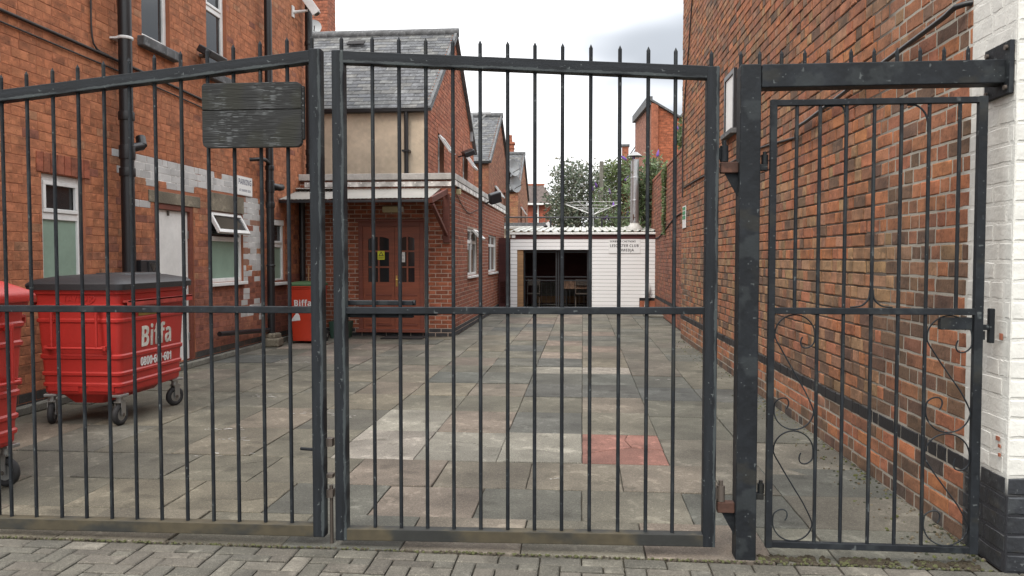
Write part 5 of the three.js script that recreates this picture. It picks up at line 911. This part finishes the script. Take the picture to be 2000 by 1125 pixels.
{
  const x = -4.66, z = -13.08, b = thing('wheelie_bin', 'small orange-red wheelie bin with green lid under the canopy', 'bin', [x, 0, z]);
  part('body', loft([[0.05, 0.2, 0.24, 0.03], [0.92, 0.235, 0.29, 0.03], [0.93, 0.245, 0.3, 0.03], [0.97, 0.245, 0.3, 0.03]]), M.orangeRed, b, { crease: 0.6 });
  part('lid', loft([[0.972, 0.25, 0.31, 0.04], [1.0, 0.255, 0.315, 0.045], [1.03, 0.22, 0.28, 0.05], [1.045, 0.17, 0.2, 0.05]]), M.greenLid, b, { crease: 0.7 });
  part('lid_rim', bx(-0.25, 0.25, 0.955, 0.972, 0.28, 0.315, 0.004), M.orangeRed, b); for (const s of [-1, 1]) { const w = part('wheel', at(new THREE.CylinderGeometry(0.1, 0.1, 0.05, 18).rotateZ(Math.PI / 2), s * 0.22, 0.1, -0.24), M.tyre, b); part('hub', at(new THREE.CylinderGeometry(0.03, 0.03, 0.056, 10).rotateZ(Math.PI / 2), s * 0.22, 0.1, -0.24), M.steel, w); }
  part('handle', rod(V(-0.2, 0.94, -0.34), V(0.2, 0.94, -0.34), 0.014), M.orangeRed, b);
  part('lettering', words('Biffa', 0.1, 0.003, 0.29).rotateX(0.06).translate(0.0, 0.64, 0.278), M.white, b);
  part('sticker', poly([[-0.26, 0.36], [-0.09, 0.38], [-0.1, 0.46], [-0.13, 0.5], [-0.16, 0.5]], 0.003).rotateX(0.057).translate(0.04, 0.02, 0.24), M.white, b);
  tag(part('broom_handle', rod(V(-4.82, 0.02, -13.5), V(-4.88, 1.3, -13.72), 0.014), M.rawTimber), 'pale wooden broom handle leaning behind the wheelie bin', 'handle');
  const t = place('green_crate', 'dark green crate with white rag beside the brown doors', 'crate', [-4.35, 0, -13.9]);
  part('tub', loft([[0, 0.16, 0.13, 0.02, -4.35, -13.9], [0.3, 0.19, 0.15, 0.02, -4.35, -13.9]]), mat([0.03, 0.07, 0.05], { roughness: 0.6 }), t, { crease: 0.6 }); part('rag', new THREE.IcosahedronGeometry(0.12, 2).scale(1.1, 0.45, 0.8).translate(-4.35, 0.3, -13.88), M.white, t);
  const gl2 = place('grey_bottle', 'grey bottle standing on the dark crate', 'bottle', [-4.38, 0.32, -13.95]);
  part('bottle', lathe([[0, 0.33], [0.1, 0.33], [0.11, 0.4], [0.11, 0.58], [0.05, 0.68], [0.03, 0.74], [0, 0.74]], 16).translate(-4.38, 0, -13.95), M.concrete, gl2); part('valve', rod(V(-4.38, 0.74, -13.95), V(-4.38, 0.8, -13.95), 0.02), M.blackPlastic, gl2);
}

// ================================================================ PLANTS
function leaves(n, place1, size, tones, long = 1) {
  const pos = [], col = [], a = V(), b = V(), c = V(), d = V(), u = V(), w = V();
  for (let i = 0; i < n; i++) {
    const p = place1(); u.set(rr(-1, 1), rr(-0.7, 0.7), rr(-1, 1)).normalize(); w.set(rr(-1, 1), rr(-1, 1), rr(-1, 1)).cross(u).normalize(); const s = size * rr(0.6, 1.35), t = pick(tones), k = rr(0.7, 1.3);
    a.copy(p).addScaledVector(u, -s * long); b.copy(p).addScaledVector(w, s * 0.5); c.copy(p).addScaledVector(u, s * long); d.copy(p).addScaledVector(w, -s * 0.5);
    for (const q of [a, b, c, a, c, d]) { pos.push(q.x, q.y, q.z); col.push(t[0] * k, t[1] * k, t[2] * k); }
  }
  const g = new THREE.BufferGeometry(); g.setAttribute('position', new THREE.Float32BufferAttribute(pos, 3)); g.setAttribute('color', new THREE.Float32BufferAttribute(col, 3)); g.computeVertexNormals(); g.setAttribute('uv', new THREE.Float32BufferAttribute(new Float32Array(pos.length / 3 * 2), 2)); return g;
}
const green = [[0.12, 0.18, 0.06], [0.14, 0.2, 0.065], [0.1, 0.15, 0.055], [0.18, 0.22, 0.1]], bluish = [[0.12, 0.16, 0.105], [0.09, 0.13, 0.085], [0.15, 0.18, 0.12], [0.16, 0.155, 0.11]];
function tree(label, x, z, h, rx, clumps, tones, name = 'garden_tree', sparse = 0) {
  const t = place(name, label, 'tree', [x, 0, z], 'trees behind the shed'), limbs = [rod(V(x, 0, z), V(x + 0.1, h * 0.55, z), 0.12, 0.07, 8)], cl = [];
  for (let i = 0; i < clumps; i++) {
    const f = (i + 0.5) / clumps, y = h * mix(0.3, 0.97, Math.pow(f, 0.85)), R = rx * Math.sqrt(Math.max(0.06, 1 - Math.pow((y / h - 0.5) / 0.56, 2))), a = i * 2.4 + rr(-0.4, 0.4), rad = R * Math.sqrt(rnd());
    const c = V(x + Math.cos(a) * rad, y + rr(-0.2, 0.2), z + Math.sin(a) * rad * 0.8); cl.push(c);
    limbs.push(rod(V(x + 0.05, Math.min(h * 0.55, y * 0.6), z), c, 0.03, 0.006, 5));
  }
  part('trunk', limbs, M.bark, t);
  part('crown', leaves(clumps * 145, () => { const c = pick(cl), r = 0.5 * Math.cbrt(rnd()) * (1 + sparse), e = rr(-1, 1), a = rr(0, 6.283), q = Math.sqrt(1 - e * e); return V(c.x + Math.cos(a) * q * r, c.y + e * r * 0.9, c.z + Math.sin(a) * q * r); }, 0.07, tones), M.leaf, t, { keepUV: true });
  return t;
}
tree('dark airy tree left of the clothes line behind the shed', -0.2, -31, 5.1, 1.15, 44, bluish, 'garden_tree', 0.3);
tree('yellowish green tree right of the clothes line', 1.35, -32, 5.35, 1.0, 46, [...green, [0.13, 0.15, 0.05]]);
tree('low dark tree at the left edge of the garden', -0.75, -33, 4.0, 0.9, 26, bluish);
function buddleia(label, x, z, y0, h, r, n) {
  const t = place('buddleia_bush', label, 'bush', [x, y0, z], 'buddleia bushes'), st = [], tips = [];
  for (let i = 0; i < n; i++) { const a = rr(0, 6.283), e = r * Math.sqrt(rnd()), tip = V(x + Math.cos(a) * e, y0 + h * rr(0.5, 1), z + Math.sin(a) * e); tips.push(tip); st.push(tube([V(x + Math.cos(a) * 0.1, y0, z + Math.sin(a) * 0.1), V(x + Math.cos(a) * e * 0.45, y0 + (tip.y - y0) * 0.6, z + Math.sin(a) * e * 0.45), tip], 0.012, 8, 4)); }
  part('stems', st, M.bark, t);
  part('foliage', leaves(n * 75, () => { const p = pick(tips), f = Math.pow(rnd(), 0.6); return V(mix(x, p.x, f) + rr(-0.16, 0.16), mix(y0, p.y, f) + rr(-0.14, 0.14), mix(z, p.z, f) + rr(-0.16, 0.16)); }, 0.055, [[0.1, 0.17, 0.055], [0.13, 0.2, 0.08], [0.085, 0.135, 0.05], [0.18, 0.22, 0.12]], 1.5), M.leaf, t, { keepUV: true });
  for (let i = 0; i < n * 0.3; i++) { const p = tips[i]; part('blossom', lathe([[0.0, 0], [0.045, 0.05], [0.035, 0.15], [0.0, 0.26]], 7).rotateZ(rr(-0.9, 0.9)).rotateX(rr(-0.6, 0.9)).translate(p.x, p.y - 0.02, p.z), M.purple, t); }
  return t;
}
buddleia('buddleia bush with purple blossom beside the steel flue', 2.2, -25.2, 1.6, 2.5, 0.9, 34);
buddleia('buddleia growing over the lower brick wall beside the flue', 1.8, -22.9, 2.35, 2.1, 0.62, 36);
buddleia('small buddleia sprouting high on the wall by the right building', 2.12, -16.4, 3.55, 0.8, 0.22, 8);
buddleia('buddleia with purple spikes behind the clothes line', 1.05, -28.5, 0.6, 3.5, 0.9, 26);
{
  const w = place('wall_creeper', 'creeper trailing down the lower brick wall', 'plant', [1.9, 1.5, -19]);
  part('foliage', leaves(700, () => { const f = rnd(); return V(1.93 + rr(-0.06, 0.04), mix(3.6, 2.0, Math.pow(f, 1.4)), -18.9 + rr(-0.22, 0.22) * (1.3 - f)); }, 0.05, green), M.leaf, w, { keepUV: true }); part('stem', tube([[1.93, 3.6, -18.9], [1.92, 2.8, -18.8], [1.92, 2, -18.9]], 0.012, 12, 5), M.bark, w);
  const p = tag(part('concrete_post', [bx(0.6, 0.74, 0, 4.95, -29.1, -28.96, 0.02)], M.concrete), 'tall grey concrete post standing among the trees', 'post');
  const c = place('clothes_line', 'rotary clothes line standing behind the shed', 'clothes line', [0.42, 0, -28]);
  part('pole', rod(V(0.42, 0, -28), V(0.36, 3.2, -28), 0.025), M.dish, c); for (let i = 0; i < 4; i++) { const a = i * Math.PI / 2 + 0.5; part('arm', rod(V(0.37, 2.95, -28), V(0.37 + Math.cos(a) * 1.1, 3.35, -28 + Math.sin(a) * 1.1), 0.014), M.white, c); }
  for (const k of [0.5, 0.75, 1]) part('line', tube([0, 1, 2, 3].map((i) => { const a = i * Math.PI / 2 + 0.5; return V(0.37 + Math.cos(a) * 1.1 * k, 2.95 + 0.4 * k, -28 + Math.sin(a) * 1.1 * k); }), 0.006, 40, 4, true), M.white, c);
  tag(part('overhead_wire', tube([[-0.2, 4.9, -40], [3, 6.4, -36], [5, 7.6, -34]], 0.02, 20, 4), M.cable), 'thin overhead wire crossing the sky on the right', 'wire');
}
{ // moss and grit along the threshold and the foot of the right wall
  const rnd3 = [], put = (x, z, s, c) => rnd3.push([x, z, s, c]);
  for (let i = 0; i < 1100; i++) { const f = rnd(), g = fbm(f * 30, 3, 44, 3); if (g > 0.42) put(mix(0.86, 1.85, f) + rr(-0.01, 0.01), -3.83 + rr(-0.03, 0.03) * (g * 2), rr(0.004, 0.012), rnd() < 0.8 ? [0.04, 0.032, 0.02] : [0.07, 0.075, 0.03]); }
  for (let i = 0; i < 700; i++) { const z = -3.9 - 10 * Math.pow(rnd(), 1.6), e = Math.pow(rnd(), 2.2); if (fbm(z * 3, 1, 47, 3) > 0.36) put(1.935 + (z + 3.75) * 0.017 - 0.01 - e * 0.3, z, rr(0.003, 0.009), pick([[0.05, 0.055, 0.035], [0.1, 0.08, 0.05], [0.09, 0.1, 0.035], [0.16, 0.14, 0.1]])); }
  for (let i = 0; i < 900; i++) put(rr(-4, 1.9), -3.783 + rr(-0.01, 0.01), rr(0.003, 0.007), pick([[0.07, 0.075, 0.03], [0.06, 0.05, 0.035]]));
  const g = new THREE.IcosahedronGeometry(1, 0), im = new THREE.InstancedMesh(g, M.mossI ??= mat([1, 1, 1], { roughness: 1 }), rnd3.length), m4 = new THREE.Matrix4(), q = new THREE.Quaternion();
  rnd3.forEach(([x, z, s, c], i) => { q.setFromEuler(new THREE.Euler(rr(0, 3), rr(0, 3), 0)); im.setMatrixAt(i, m4.compose(V(x, s * 0.3, z), q, V(s * 1.3, s * 0.7, s * 1.3))); im.setColorAt(i, lin(...c)); });
  im.name = 'moss_and_grit'; im.userData = { kind: 'stuff', label: 'moss and grit along the threshold and wall foot', category: 'moss' }; im.castShadow = im.receiveShadow = true; scene.add(im);
}
renderer.render(scene, camera);
